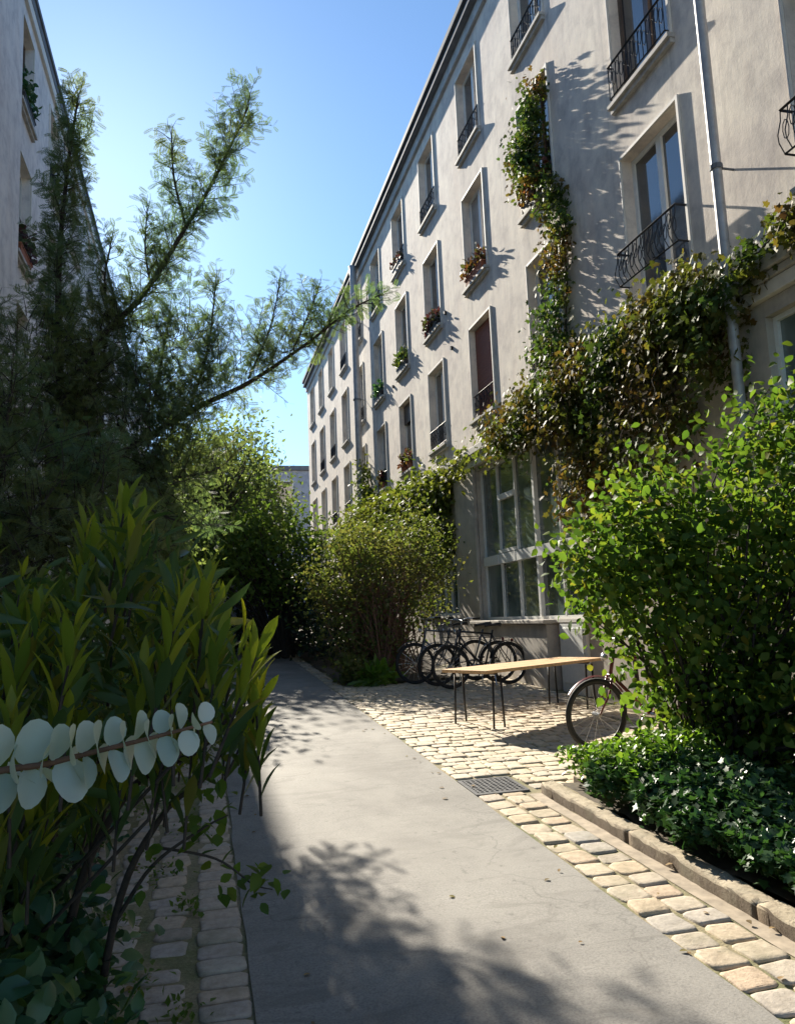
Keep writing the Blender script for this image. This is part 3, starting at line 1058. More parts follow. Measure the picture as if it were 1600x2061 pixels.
mb = MB(); FL.bx(mb, -0.02, 0.10, -6.02, 46.02, 13.303, 13.42); FL.bx(mb, -0.02, 0.07, -6.01, 46.01, 13.102, 13.3)
mb.build('cornice', M['zinc'], left)
mb = MB()
mb.add([(XL + 0.06, -6, 13.425), (XL + 0.06, 46, 13.425), (XL - 4, 46, 14.2), (XL - 4, -6, 14.2), (XL - 8, -6, 13.4), (XL - 8, 46, 13.4)],
       [(0, 1, 2, 3), (3, 2, 5, 4)])
mb.build('roof', M['zinc'], left)

# far building closing the court
far = empty('apartment_building', (3, 54, g(50)), 0, 'distant blue grey apartment block closing the end of the court', 'building')
mb = MB(); mb.box(-14, 20, 52, 60, 0.5, 11.7)
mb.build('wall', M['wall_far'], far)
mb = MB(); mb.box(-14.2, 20.2, 51.8, 60.2, 11.703, 12.0)
mb.build('cornice', M['zinc'], far)
for i in range(11):
    for z in (3.4, 6.3, 9.2):
        mb = MB(); x = -12.5 + i * 2.9
        mb.box(x, x + 1.2, 51.94, 51.995, z, z + 1.8)
        w = mb.build('window', M['white_paint'], far)
        mb = MB(); mb.box(x + 0.08, x + 1.12, 51.92, 51.937, z + 0.08, z + 1.72)
        mb.build('pane', M['pane'], w)

# low grey wall at the end of the path
mb = MB(); mb.box(-1.6, 1.7, 21.0, 21.2, 0.5, 2.55)
lw = empty('garden_wall', (0.1, 21.1, g(21)), 0, 'low blue grey garden wall in shade at the end of the path', 'wall')
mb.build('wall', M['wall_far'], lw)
mb = MB(); mb.box(-1.65, 1.75, 20.96, 21.24, 2.553, 2.62)
mb.build('coping', M['sill'], lw, bevel=0.01)


# ------------------------------------------------------------------ acacia (feathery tree, left)
def crom(pts, n=6):
    P = [np.array(p, float) for p in pts]
    P = [2 * P[0] - P[1]] + P + [2 * P[-1] - P[-2]]
    out = []
    for i in range(1, len(P) - 2):
        for t in np.linspace(0, 1, n, endpoint=False):
            a, b2, c, d = P[i - 1], P[i], P[i + 1], P[i + 2]
            out.append(0.5 * ((2 * b2) + (-a + c) * t + (2 * a - 5 * b2 + 4 * c - d) * t * t + (-a + 3 * b2 - 3 * c + d) * t ** 3))
    out.append(P[-2])
    return np.array(out)


class Feather:
    def __init__(self):
        self.p, self.a, self.n, self.s = [], [], [], []
        self.wood = MB()

    def twig(self, p, d, L, size, step=0.06):
        d = d / np.linalg.norm(d)
        k = max(2, int(L / step))
        q = p.copy()
        pts = [q.copy()]
        for i in range(k):
            d = d + RG.normal(size=3) * 0.09 + np.array([0, 0, 0.03])
            d /= np.linalg.norm(d)
            q = q + d * (L / k)
            pts.append(q.copy())
            t = i / k
            for _ in range(2 if i % 2 else 1):
                side = RG.normal(size=3)
                side -= d * side.dot(d)
                side /= np.linalg.norm(side) + 1e-9
                ax = side * 0.9 + d * RG.uniform(0.25, 0.8) + np.array([0, 0, -0.12])
                self.p.append(q.copy()); self.a.append(ax)
                self.n.append(np.array([0, 0, 1.0]) + RG.normal(size=3) * 0.35 + d * 0.3)
                self.s.append(size * RG.uniform(0.7, 1.2) * (1.0 - 0.35 * t))
        self.wood.tube(pts, [0.006 - 0.0045 * i / k for i in range(len(pts))], 4, cap=False)

    def limb(self, pts, r0, r1, t0=0.2, every=0.10, tl=(0.35, 0.7), size=0.15, up=0.35, taper=0.5):
        C = crom(pts, 8)
        seg = np.linalg.norm(np.diff(C, axis=0), axis=1)
        cum = np.concatenate([[0], np.cumsum(seg)])
        L = cum[-1]
        self.wood.tube(list(C), list(r0 + (r1 - r0) * cum / L), 7, cap=True)
        s = t0 * L
        while s < L:
            i = min(np.searchsorted(cum, s), len(C) - 1)
            p = C[i - 1] + (C[i] - C[i - 1]) * ((s - cum[i - 1]) / max(seg[i - 1], 1e-6))
            d = (C[i] - C[i - 1]) / max(seg[i - 1], 1e-6)
            side = RG.normal(size=3)
            side -= d * side.dot(d)
            side /= np.linalg.norm(side)
            t = s / L
            self.twig(p, side + d * RG.uniform(0.2, 0.8) + np.array([0, 0, up]), RG.uniform(*tl) * (1 - taper * t), size)
            s += every * RG.uniform(0.6, 1.4)
        self.twig(C[-1], d, tl[0] * 0.8, size * 0.85)

    def cloud(self, blobs, n, L=0.4, size=0.15):
        c, d, B = blob_points(blobs, n, 0.5)
        for i in range(len(c)):
            self.twig(c[i], d[i] * 0.6 + RG.normal(size=3) * 0.5 + np.array([0, 0, 0.5]), L * RG.uniform(0.6, 1.3), size)

    def build(self, root, mat):
        self.wood.build('trunk', M['bark'], root, smooth=True)
        leaves('crown', T_FROND, np.array(self.p), np.array(self.a), np.array(self.n), np.array(self.s), mat, root)


ac = empty('acacia_tree', (-1.6, 9.6, g(9.6)), 0, 'tall dark feathery acacia tree with long branches reaching over the path', 'tree')
A = Feather()
A.wood.tube([(-1.62, 9.6, 0.3), (-1.6, 9.62, 1.2), (-1.55, 9.6, 2.2)], [0.13, 0.11, 0.09], 10)
# main spire
A.limb([(-1.55, 9.6, 2.1), (-1.62, 9.9, 3.8), (-1.70, 10.0, 5.95), (-1.62, 10.0, 7.4), (-1.50, 10.0, 8.5)], 0.075, 0.012, 0.22, 0.019, (0.5, 1.05), 0.185, 0.25, 0.7)
# long branch towards the sky in the middle
A.limb([(-1.55, 9.6, 2.4), (-1.65, 9.4, 3.7), (-1.17, 9.2, 4.8), (-0.63, 9.2, 5.5), (-0.08, 9.2, 6.5), (0.25, 9.2, 7.15), (0.62, 9.2, 8.05)], 0.06, 0.01, 0.36, 0.026, (0.4, 0.75), 0.18, 0.35, 0.3)
A.limb([(-0.15, 9.2, 6.4), (-0.28, 9.22, 7.0), (-0.31, 9.2, 7.55)], 0.018, 0.008, 0.1, 0.032, (0.3, 0.42), 0.17, 0.4, 0.4)
A.limb([(-0.55, 9.2, 5.6), (-0.62, 9.3, 6.1), (-0.6, 9.3, 6.6)], 0.015, 0.007, 0.1, 0.032, (0.28, 0.4), 0.17, 0.4, 0.4)
A.limb([(-1.0, 9.2, 5.0), (-1.05, 9.1, 5.6), (-0.98, 9.1, 6.1)], 0.015, 0.007, 0.1, 0.032, (0.28, 0.42), 0.17, 0.4, 0.4)
# branch over the path to the right
A.limb([(-1.55, 9.6, 2.6), (-1.14, 9.5, 3.4), (-0.13, 9.5, 4.15), (0.59, 9.5, 4.55), (1.34, 9.5, 5.1), (1.87, 9.5, 5.55), (2.3, 9.5, 5.8)], 0.055, 0.008, 0.3, 0.032, (0.3, 0.55), 0.175, 0.4, 0.4)
A.limb([(-0.13, 9.6, 4.2), (0.1, 9.7, 5.0), (0.22, 9.8, 6.0)], 0.02, 0.008, 0.1, 0.032, (0.3, 0.5), 0.175, 0.4, 0.4)
A.limb([(-0.6, 9.5, 3.9), (-0.45, 9.6, 4.8), (-0.35, 9.7, 5.5)], 0.02, 0.008, 0.1, 0.032, (0.35, 0.55), 0.175, 0.4, 0.4)
A.limb([(0.59, 9.5, 4.6), (0.86, 9.5, 5.25), (1.0, 9.5, 5.85)], 0.016, 0.007, 0.1, 0.032, (0.28, 0.45), 0.17, 0.4, 0.4)
A.limb([(1.15, 9.5, 5.0), (1.37, 9.5, 5.5), (1.5, 9.5, 5.85)], 0.014, 0.007, 0.17, 0.036, (0.25, 0.38), 0.17, 0.4, 0.4)
A.limb([(-1.2, 9.5, 3.3), (-0.5, 9.1, 3.25), (0.15, 9.0, 3.35), (0.45, 9.0, 3.6)], 0.03, 0.008, 0.25, 0.032, (0.3, 0.55), 0.175, 0.3, 0.3)
A.limb([(-0.7, 9.2, 3.0), (-0.2, 9.0, 2.75), (0.25, 8.9, 2.7)], 0.015, 0.006, 0.17, 0.032, (0.3, 0.45), 0.17, 0.2, 0.3)
A.limb([(-1.6, 9.6, 3.0), (-2.2, 9.4, 4.2), (-2.35, 9.3, 5.4)], 0.035, 0.01, 0.25, 0.032, (0.35, 0.6), 0.175, 0.4, 0.3)
A.limb([(-1.6, 9.6, 2.6), (-1.3, 9.2, 3.8), (-1.1, 9.0, 4.6)], 0.035, 0.01, 0.2, 0.032, (0.35, 0.6), 0.175, 0.4, 0.3)
A.cloud([(-1.75, 9.5, 4.4, 0.85, 0.6, 0.95), (-0.85, 9.3, 3.7, 0.85, 0.55, 0.65), (-0.55, 9.2, 3.7, 0.45, 0.4, 0.4), (-0.35, 9.1, 3.2, 0.5, 0.4, 0.4), (-0.9, 9.4, 4.9, 0.5, 0.4, 0.5), (0.2, 9.5, 4.65, 0.6, 0.35, 0.35), (0.9, 9.5, 4.95, 0.5, 0.3, 0.33), (-0.3, 9.5, 5.0, 0.5, 0.3, 0.55), (1.5, 9.5, 5.25, 0.35, 0.25, 0.22), (-0.15, 9.4, 4.15, 0.35, 0.3, 0.25), (-0.7, 9.3, 4.3, 0.5, 0.4, 0.4), (-1.5, 9.2, 3.0, 0.8, 0.6, 0.9)], 960, 0.45, 0.17)
A.build(ac, M['lf_acacia'])

# second, denser feathery shrub behind the laurel
ac2 = empty('acacia_tree', (-1.9, 6.9, g(6.9)), 0, 'bushy olive green feathery tree low against the shaded building', 'tree')
A = Feather()
A.wood.tube([(-1.9, 6.9, 0.2), (-1.9, 6.9, 1.5)], [0.06, 0.05], 8)
for q in ([(-1.9, 6.9, 1.4), (-2.1, 6.9, 2.6), (-2.15, 6.8, 4.1)], [(-1.9, 6.9, 1.3), (-1.6, 6.8, 2.6), (-1.5, 6.8, 3.7)], [(-1.9, 6.9, 1.2), (-1.2, 6.7, 2.2), (-0.75, 6.6, 3.0)],
          [(-1.9, 6.9, 1.0), (-1.0, 6.6, 1.6), (-0.4, 6.4, 2.2)], [(-1.9, 6.9, 1.0), (-1.5, 6.4, 1.9), (-1.1, 6.2, 2.6)], [(-1.9, 6.9, 1.2), (-2.3, 6.6, 2.2), (-2.5, 6.5, 3.2)]):
    A.limb(q, 0.04, 0.008, 0.2, 0.03, (0.35, 0.6), 0.17, 0.35, 0.3)
A.cloud([(-1.7, 6.8, 2.6, 0.8, 0.6, 1.0), (-0.9, 6.5, 2.1, 0.6, 0.5, 0.7), (-2.3, 6.7, 2.6, 0.5, 0.5, 0.9)], 520, 0.42, 0.155)
A.build(ac2, M['lf_acacia'])

# ------------------------------------------------------------------ laurel in front
la = empty('laurel_shrub', (-0.62, 2.75, g(2.7)), 0, 'large leafy laurel shrub with upright yellow green leaves in the left foreground', 'shrub')


def laurel_top(x, y):
    # silhouette: highest near x/y = -.09, lower to the right
    u = x / y
    pts = [(-0.6, 0.12), (-0.25, 0.135), (-0.19, 0.135), (-0.14, 0.155), (-0.095, 0.235), (-0.06, 0.205), (-0.02, 0.155), (0.015, 0.11), (0.05, 0.05), (0.08, 0.03)]
    return 1.6 + y * float(np.interp(u, [p[0] for p in pts], [p[1] for p in pts]))


pos, ax, nr, sz = [], [], [], []
posb, axb, nrb, szb = [], [], [], []
mb = MB()
bases = [(-0.98 + RG.normal() * 0.12, 2.9 + RG.normal() * 0.2, g(2.7)) for _ in range(14)]
nshoot = 0
while nshoot < 215:
    y = RG.uniform(1.55, 3.3)
    u = RG.uniform(-0.5, 0.032) if RG.random() < 0.97 else RG.uniform(0.04, 0.075)
    x = u * y
    if x < -1.25:
        continue
    zt = laurel_top(x, y)
    zlo = 1.6 - float(np.interp(u, [-0.5, -0.24, -0.17, -0.09, 0.1], [0.42, 0.34, 0.23, 0.15, 0.10])) * y
    z = zlo + (zt - 0.10 - zlo) * RG.random() ** 0.9
    if z < zlo:
        continue
    tip = np.array([x, y, z])
    b0 = np.array(bases[RG.integers(len(bases))])
    if x > -0.15 * y and RG.random() < 0.5:
        b0 = b0 + np.array([0.25, -0.1, 0.0])
    d = tip - b0
    lean = np.array([d[0] * 0.16 + RG.normal() * 0.13, d[1] * 0.12 + RG.normal() * 0.14, 1.0])
    lean /= np.linalg.norm(lean)
    m2 = tip - lean * 0.28
    m1 = b0 + (m2 - b0) * 0.55 + np.array([RG.normal() * .04, RG.normal() * .04, 0.05])
    if RG.random() < 0.03:
        mb.tube([b0, m1, m2, tip], [0.008, 0.006, 0.004, 0.002], 5, cap=False)
    else:
        mb.tube([m2, tip - lean * 0.1, tip], [0.004, 0.003, 0.002], 5, cap=False)
    k = RG.integers(8, 14)
    a0 = RG.random() * 6.28
    for i in range(k):
        t = i / k
        p = tip - lean * 0.24 * (1 - t)
        an = a0 + i * 2.399
        o1 = Vector(lean).orthogonal().normalized()
        o2 = Vector(lean).cross(o1)
        side = np.array(o1 * math.cos(an) + o2 * math.sin(an))
        spread = RG.uniform(0.32, 0.7) * (1 - 0.6 * t) + 0.05
        a = lean + side * spread
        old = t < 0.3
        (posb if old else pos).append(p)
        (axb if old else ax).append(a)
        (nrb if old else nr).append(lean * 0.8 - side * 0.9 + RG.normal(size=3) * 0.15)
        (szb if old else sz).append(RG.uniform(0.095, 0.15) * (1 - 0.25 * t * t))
    nshoot += 1
leaves('young_leaves', T_LANCE, np.array(pos), np.array(ax), np.array(nr), np.array(sz), M['lf_laurel'], la, True)
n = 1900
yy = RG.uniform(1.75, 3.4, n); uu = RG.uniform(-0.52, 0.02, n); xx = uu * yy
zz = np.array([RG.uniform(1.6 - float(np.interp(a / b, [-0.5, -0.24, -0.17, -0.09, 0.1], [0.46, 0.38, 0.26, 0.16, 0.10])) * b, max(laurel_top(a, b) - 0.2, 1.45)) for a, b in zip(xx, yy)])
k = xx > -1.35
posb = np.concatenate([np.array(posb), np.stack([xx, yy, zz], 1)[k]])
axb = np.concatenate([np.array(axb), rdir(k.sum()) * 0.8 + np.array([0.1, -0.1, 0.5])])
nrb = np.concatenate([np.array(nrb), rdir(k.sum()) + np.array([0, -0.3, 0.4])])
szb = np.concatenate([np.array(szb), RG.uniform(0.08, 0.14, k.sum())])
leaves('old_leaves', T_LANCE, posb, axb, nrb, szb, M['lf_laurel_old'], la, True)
mb.build('stem', M['bark'], la, smooth=True)

# ------------------------------------------------------------------ eucalyptus sapling, one silver branch crossing in front
eu = empty('eucalyptus', (-0.42, 0.98, g(1)), 0, 'silver branch of round pale eucalyptus leaves crossing in front of the laurel', 'sapling')
br = crom([(-0.42, 1.0, 0.05), (-0.40, 0.98, 0.8), (-0.33, 0.96, 1.33), (-0.24, 0.95, 1.44), (-0.16, 0.95, 1.457), (-0.06, 0.95, 1.475), (0.012, 0.955, 1.488)], 8)
mb = MB()
mb.tube(list(br), list(np.linspace(0.007, 0.0016, len(br))), 6)
mb.build('stem', M['bark_red'], eu, smooth=True)
ls = np.concatenate([[0], np.cumsum(np.linalg.norm(np.diff(br, axis=0), axis=1))])
pos, ax, nr, sz = [], [], [], []
s = ls[-1] - 0.30
i = 0
while s < ls[-1]:
    p = np.array([np.interp(s, ls, br[:, j]) for j in range(3)])
    d = np.array([np.interp(min(s + 0.01, ls[-1]), ls, br[:, j]) for j in range(3)]) - p
    d = d / (np.linalg.norm(d) + 1e-9) if np.linalg.norm(d) > 1e-6 else np.array([0.95, 0, 0.25])
    t = max(0, (s - ls[-1] + 0.30) / 0.30)
    th = i * 1.57 + RG.normal() * 0.25 + 0.5
    o1 = np.array([0, 0, 1.0]) - d * d[2]; o1 /= np.linalg.norm(o1)
    o2 = np.cross(d, o1)
    for sg in (1, -1):
        if i % 2 == 0:
            side = o1 * sg + o2 * RG.normal() * 0.25
            ax.append(side + d * RG.uniform(0.05, 0.5))
            nr.append(d * RG.uniform(0.55, 1.1) + np.array([0, -RG.uniform(0.35, 0.8), 0]) + RG.normal(size=3) * 0.15)
        else:
            side = o2 * sg * 0.8 + o1 * sg * RG.uniform(0.25, 0.7)
            ax.append(side + d * RG.uniform(0.0, 0.4))
            nr.append(d + RG.normal(size=3) * 0.3)
        pos.append(p + side * 0.002)
        sz.append(0.048 * (1.0 - 0.55 * t ** 2) * RG.uniform(0.85, 1.15))
    s += 0.0175 * (1 - 0.35 * t)
    i += 1
leaves('leaves', T_DISC, np.array(pos), np.array(ax), np.array(nr), np.array(sz), M['lf_euc'], eu, True)

# bare-legged shrub between cobbles and laurel: a few woody stems with sparse leaves
tw = empty('twiggy_shrub', (-0.36, 2.6, g(2.6)), 0, 'bare woody stems with sparse small leaves leaning over the left cobbles', 'shrub')
mb = MB()
stems = [[(-0.42, 2.45, 0.10), (-0.33, 2.25, 0.85), (-0.18, 2.05, 1.20), (-0.01, 2.0, 1.30), (0.07, 2.0, 1.38)],
         [(-0.34, 2.5, 0.10), (-0.22, 2.2, 0.86), (-0.10, 2.05, 1.14), (0.0, 2.0, 1.23), (0.05, 1.98, 1.30)],
         [(-0.22, 2.2, 0.86), (-0.12, 2.1, 1.02), (0.0, 2.08, 1.10), (0.06, 2.06, 1.13)],
         [(-0.12, 2.12, 1.06), (0.03, 2.1, 1.02), (0.12, 2.1, 0.95), (0.17, 2.1, 0.93)],
         [(-0.48, 2.5, 0.10), (-0.45, 2.3, 0.8), (-0.36, 2.1, 1.2), (-0.30, 2.0, 1.4)],
         [(-0.52, 2.6, 0.10), (-0.55, 2.4, 0.9), (-0.5, 2.3, 1.4)]]
rr = [0.014, 0.012, 0.006, 0.004, 0.013, 0.012]
for st, r in zip(stems, rr):
    c = crom(st, 6)
    mb.tube(list(c), list(np.linspace(r, r * 0.3, len(c))), 7)
mb.build('stem', M['bark'], tw, smooth=True)
pos = []
for st, k, f0 in ((stems[0], 26, 0.6), (stems[1], 26, 0.6), (stems[2], 24, 0.3), (stems[3], 30, 0.2)):
    c = crom(st, 8)
    for _ in range(k):
        q = c[int(RG.uniform(f0, 1) * (len(c) - 1))]
        pos.append(q + RG.normal(size=3) * np.array([0.035, 0.035, 0.03]))
pos = np.array(pos)
leaves('foliage', T_OVATE, pos, rdir(len(pos)) + np.array([0.2, 0, -0.3]), rdir(len(pos)) * 0.6 + np.array([0, -0.2, 1]), RG.uniform(0.03, 0.055, len(pos)), M['lf_bush'], tw)

# dark glossy shrub at the lower left corner
shrub('glossy_shrub', (-0.75, 2.5, g(2.5)), 'low dark green glossy shrub at the foot of the laurel', 'shrub',
      [(-0.48, 2.25, 0.62, 0.24, 0.3, 0.36), (-0.66, 2.5, 0.75, 0.28, 0.35, 0.42), (-0.36, 2.02, 0.42, 0.14, 0.2, 0.26), (-0.85, 3.0, 0.6, 0.35, 0.5, 0.5), (-0.42, 1.85, 0.45, 0.2, 0.2, 0.3), (-0.28, 2.1, 0.38, 0.13, 0.2, 0.22), (-0.5, 1.7, 0.75, 0.2, 0.25, 0.3)], 1000, 14, 0.13, T_OVATE, 0.056, M['lf_gloss'], M['bark'],
      0.006, 0.4, up=0.9, out=0.7)
shrub('glossy_shrub', (-1.0, 4.6, g(4.6)), 'dark leafy shrub in shade behind the bare woody stems', 'shrub',
      [(-1.0, 4.5, 0.75, 0.42, 0.7, 0.6), (-0.8, 5.6, 0.9, 0.35, 0.7, 0.7), (-1.3, 3.6, 0.8, 0.5, 0.6, 0.7)], 240, 11, 0.2, T_OVATE, 0.075, M['lf_gloss'], M['bark'], 0.008, 0.4, up=0.8, out=0.6)
shrub('border_shrub', (-0.6, 8.2, g(8.2)), 'shaded green shrub overhanging the left edge of the path', 'shrub',
      [(-0.6, 8.0, 1.0, 0.5, 0.8, 0.7), (-0.5, 9.8, 1.1, 0.5, 0.9, 0.75), (-0.4, 11.6, 1.1, 0.55, 0.9, 0.7)], 300, 11, 0.26, T_OVATE, 0.075, M['lf_nand'], M['bark'], 0.010, 0.4, up=0.6)

# ------------------------------------------------------------------ right-hand bush in front
inwall = lambda lim: (lambda c: c[:, 0] < lim)
shrub('broad_bush', (3.75, 5.3, g(5.3)), 'big sunlit bright green bush in the kerbed bed at the right', 'bush',
      [(3.25, 5.2, 1.78, 0.62, 0.55, 0.62), (3.75, 5.3, 1.5, 0.8, 0.65, 1.1), (4.3, 5.1, 2.1, 0.75, 0.7, 1.15), (3.5, 5.4, 2.25, 0.45, 0.5, 0.55), (4.6, 4.9, 2.7, 0.55, 0.6, 0.75),
       (4.5, 4.5, 1.5, 0.7, 0.6, 1.0), (3.75, 5.05, 0.8, 0.62, 0.5, 0.6), (4.3, 4.5, 0.8, 0.75, 0.55, 0.6), (2.95, 5.35, 1.9, 0.42, 0.4, 0.4)],
      1150, 15, 0.23, T_OVATE, 0.074, M['lf_bush'], M['bark'], 0.016, 0.12, up=0.35, out=0.45, droop=0.35, basespread=0.22, keep=inwall(5.12))

# ivy and fresh ground cover in the bed
def hump(x, y):
    return 0.10 + 0.10 * math.sin(x * 3.1 + 1.3) * math.sin(y * 2.3) + 0.10 * min(1, max(0, (x - 2.5) / 0.5)) + 0.12 * max(0, math.sin(x * 1.4 + y * 0.9))


def carpet(name, n, xr, yr, dens, T, size, mat, label, cat, hs=1.0, up=1.0, bias=0.0):
    pos = []
    while len(pos) < n:
        x, y = RG.uniform(*xr), RG.uniform(*yr)
        if RG.random() < bias:
            x = xr[0] + abs(RG.normal()) * 0.28
        if not dens(x, y):
            continue
        pos.append((x, y, g(y) + 0.085 + hump(x, y) * hs * RG.random() ** 0.4))
    pos = np.array(pos)
    o = leaves(name, T, pos, rdir(n) + np.array([0, 0, 0.1]), rdir(n) * 0.55 + np.array([0, 0, up]), size * RG.uniform(0.6, 1.3, n), mat)
    tag(o, label, cat, kind='stuff')
    return o


carpet('ivy_ground_cover', 21000, (2.51, 5.15), (2.3, 5.75), lambda x, y: x > 2.585 - 0.04 * math.sin(y * 5) - 0.03 * math.sin(y * 13) and (y < 5.2 or x > 3.1), T_LOBED, 0.052, M['lf_ivy'],
       'dark ivy carpet covering the kerbed bed under the bush', 'ivy', 1.0, bias=0.3)
carpet('fresh_ground_cover', 3000, (2.66, 3.8), (4.6, 5.78), lambda x, y: (x - 2.66) < 0.8 + 0.2 * math.sin(y * 9) and RG.random() < 0.9, T_OVATE, 0.048, M['lf_fresh'],
       'bright green low ground cover at the corner of the kerbed bed', 'ground cover', 1.3)

# ------------------------------------------------------------------ shrubs further along the court
shrub('fine_leaved_shrub', (3.2, 14.0, g(14)), 'wide olive green fine leaved shrub with reddish canes beside the bicycles', 'shrub',
      [(2.7, 14.0, 1.9, 0.85, 0.8, 0.95), (3.5, 14.1, 2.2, 0.95, 0.8, 1.1), (3.0, 14.3, 2.75, 0.7, 0.7, 0.6), (4.1, 14.2, 2.4, 0.6, 0.6, 0.95), (2.45, 13.6, 1.2, 0.45, 0.5, 0.5), (3.0, 13.5, 1.25, 0.6, 0.45, 0.4), (2.25, 14.2, 2.2, 0.5, 0.6, 0.6), (3.9, 14.6, 3.2, 0.8, 0.6, 0.5), (2.6, 14.8, 3.1, 0.5, 0.6, 0.4)],
      700, 17, 0.36, T_DIAMOND, 0.08, M['lf_nand'], M['bark_red'], 0.014, 0.5, up=0.4, out=0.5, basespread=0.34, nbase=26, keep=inwall(5.1))
shrub('border_plant', (2.5, 13.0, g(13)), 'pale low plant spilling over the cobbles in front of the olive shrub', 'plant',
      [(2.45, 12.95, 0.72, 0.22, 0.35, 0.2), (2.9, 12.9, 0.66, 0.25, 0.2, 0.14)], 60, 14, 0.14, T_DIAMOND, 0.09, M['lf_nand'], M['bark'], 0.004, 0.2, up=0.6)
shrub('grass_tuft', (2.85, 12.72, g(12.7)), 'tuft of long pale grass blades at the edge of the cobbles', 'grass tuft',
      [(2.8, 12.7, 0.62, 0.25, 0.1, 0.08)], 26, 9, 0.08, T_LANCE, 0.28, M['lf_fresh'], M['bark'], 0.002, 0.1, up=0.2, out=0.5)
shrub('leafy_tree', (1.9, 18.6, g(18.6)), 'light green leafy tree arching over the end of the path', 'tree',
      [(1.0, 18.2, 3.2, 0.8, 0.9, 0.8), (1.9, 18.4, 3.3, 0.8, 0.9, 0.75), (2.7, 18.2, 3.0, 0.6, 0.8, 0.7), (0.3, 18.5, 3.1, 0.6, 0.9, 0.9), (1.5, 18.0, 2.5, 0.7, 0.6, 0.4), (1.2, 18.6, 4.0, 0.5, 0.6, 0.35)],
      330, 15, 0.55, T_DIAMOND, 0.14, M['lf_back'], M['bark'], 0.03, 0.3, up=0.7, basespread=0.1, stemname='trunk', folname='crown')
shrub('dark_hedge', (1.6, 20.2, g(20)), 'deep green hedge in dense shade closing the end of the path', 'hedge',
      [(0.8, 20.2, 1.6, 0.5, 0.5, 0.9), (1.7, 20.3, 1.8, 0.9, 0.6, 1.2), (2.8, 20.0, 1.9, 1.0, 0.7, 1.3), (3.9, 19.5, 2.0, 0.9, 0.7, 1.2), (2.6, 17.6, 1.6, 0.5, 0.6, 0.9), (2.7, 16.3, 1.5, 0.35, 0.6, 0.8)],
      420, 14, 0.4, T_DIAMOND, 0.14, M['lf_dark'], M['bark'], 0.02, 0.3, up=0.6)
shrub('leafy_tree', (-0.9, 14.5, g(14.5)), 'grey green tree hanging over the left side of the path behind the acacia', 'tree',
      [(-1.1, 14.3, 3.2, 0.8, 1.0, 1.2), (-0.6, 14.0, 2.6, 0.5, 0.9, 0.8), (-0.4, 14.6, 3.6, 0.5, 0.6, 0.6)],
      300, 15, 0.40, T_DIAMOND, 0.11, M['lf_grey'], M['bark'], 0.03, 0.3, up=0.6, stemname='trunk', folname='crown')
shrub('leafy_tree', (-0.4, 21.6, g(21.6)), 'tall dark green tree filling the gap before the distant block', 'tree',
      [(-1.6, 21.6, 4.6, 1.0, 1.0, 2.0), (-0.2, 21.8, 5.6, 1.0, 0.9, 1.5), (1.0, 22.0, 5.7, 1.1, 0.8, 1.2), (-0.4, 21.4, 3.2, 1.3, 0.9, 1.0), (1.9, 22.0, 4.5, 0.6, 0.6, 0.6)],
      620, 14, 0.62, T_DIAMOND, 0.15, M['lf_grey'], M['bark'], 0.05, 0.3, up=0.6, stemname='trunk', folname='crown')

shrub('leafy_tree', (1.6, 27.0, g(27)), 'tall airy grey green tree in front of the distant block', 'tree',
      [(0.6, 27.0, 6.6, 1.1, 1.0, 2.0), (1.7, 27.2, 7.0, 0.9, 0.9, 1.9), (2.5, 27.0, 5.6, 0.7, 0.8, 1.4), (1.4, 26.8, 4.6, 1.3, 0.9, 1.0), (-0.8, 27.0, 6.6, 1.0, 1.0, 1.6)],
      520, 14, 0.65, T_DIAMOND, 0.17, M['lf_grey'], M['bark'], 0.05, 0.35, up=0.6, stemname='trunk', folname='crown')

# ------------------------------------------------------------------ climbers
def climber(name, label, patches, n_cl, per, spread, depth, size, mat, T=T_LOBED, stems=(), hang=0.0):
    """patches on the facade: (y, z, ry, rz, weight)"""
    root = empty(name, (XR - 0.05, patches[0][0], patches[0][1]), 0, label, 'climbing plant')
    w = np.array([p[2] * p[3] * p[4] for p in patches])
    k = RG.choice(len(patches), n_cl, p=w / w.sum())
    B = np.array([p[:4] for p in patches])[k]
    th, r = RG.random(n_cl) * 6.283, np.sqrt(RG.random(n_cl))
    c = np.stack([XR - 0.04 - depth * RG.random(n_cl) ** 1.3, B[:, 0] + B[:, 2] * r * np.cos(th), B[:, 1] + B[:, 3] * r * np.sin(th)], 1)
    num = RG.integers(per // 2, per * 3 // 2 + 1, n_cl)
    idx = np.repeat(np.arange(n_cl), num)
    p = c[idx] + RG.normal(size=(len(idx), 3)) * spread * np.array([0.5, 0.6, 0.7])
    p[:, 0] = np.minimum(p[:, 0], XR - 0.012 - RG.random(len(p)) * 0.05)
    n = len(p)
    ax = rdir(n) * 0.8 + np.array([-0.25, 0, -0.5 - hang])
    nr = rdir(n) * 0.6 + np.array([-0.75, 0, 0.35])
    leaves('foliage', T, p, ax, nr, size * RG.uniform(0.55, 1.3, n), mat, root)
    mb = MB()
    for st, r0 in stems:
        cc = crom(st, 6)
        cc = cc + RG.normal(size=cc.shape) * np.array([0.01, 0.025, 0.02])
        mb.tube(list(cc), list(np.linspace(r0, r0 * 0.35, len(cc))), 5, cap=False)
    if mb.v:
        mb.build('stem', M['bark'], root, smooth=True)
    return root


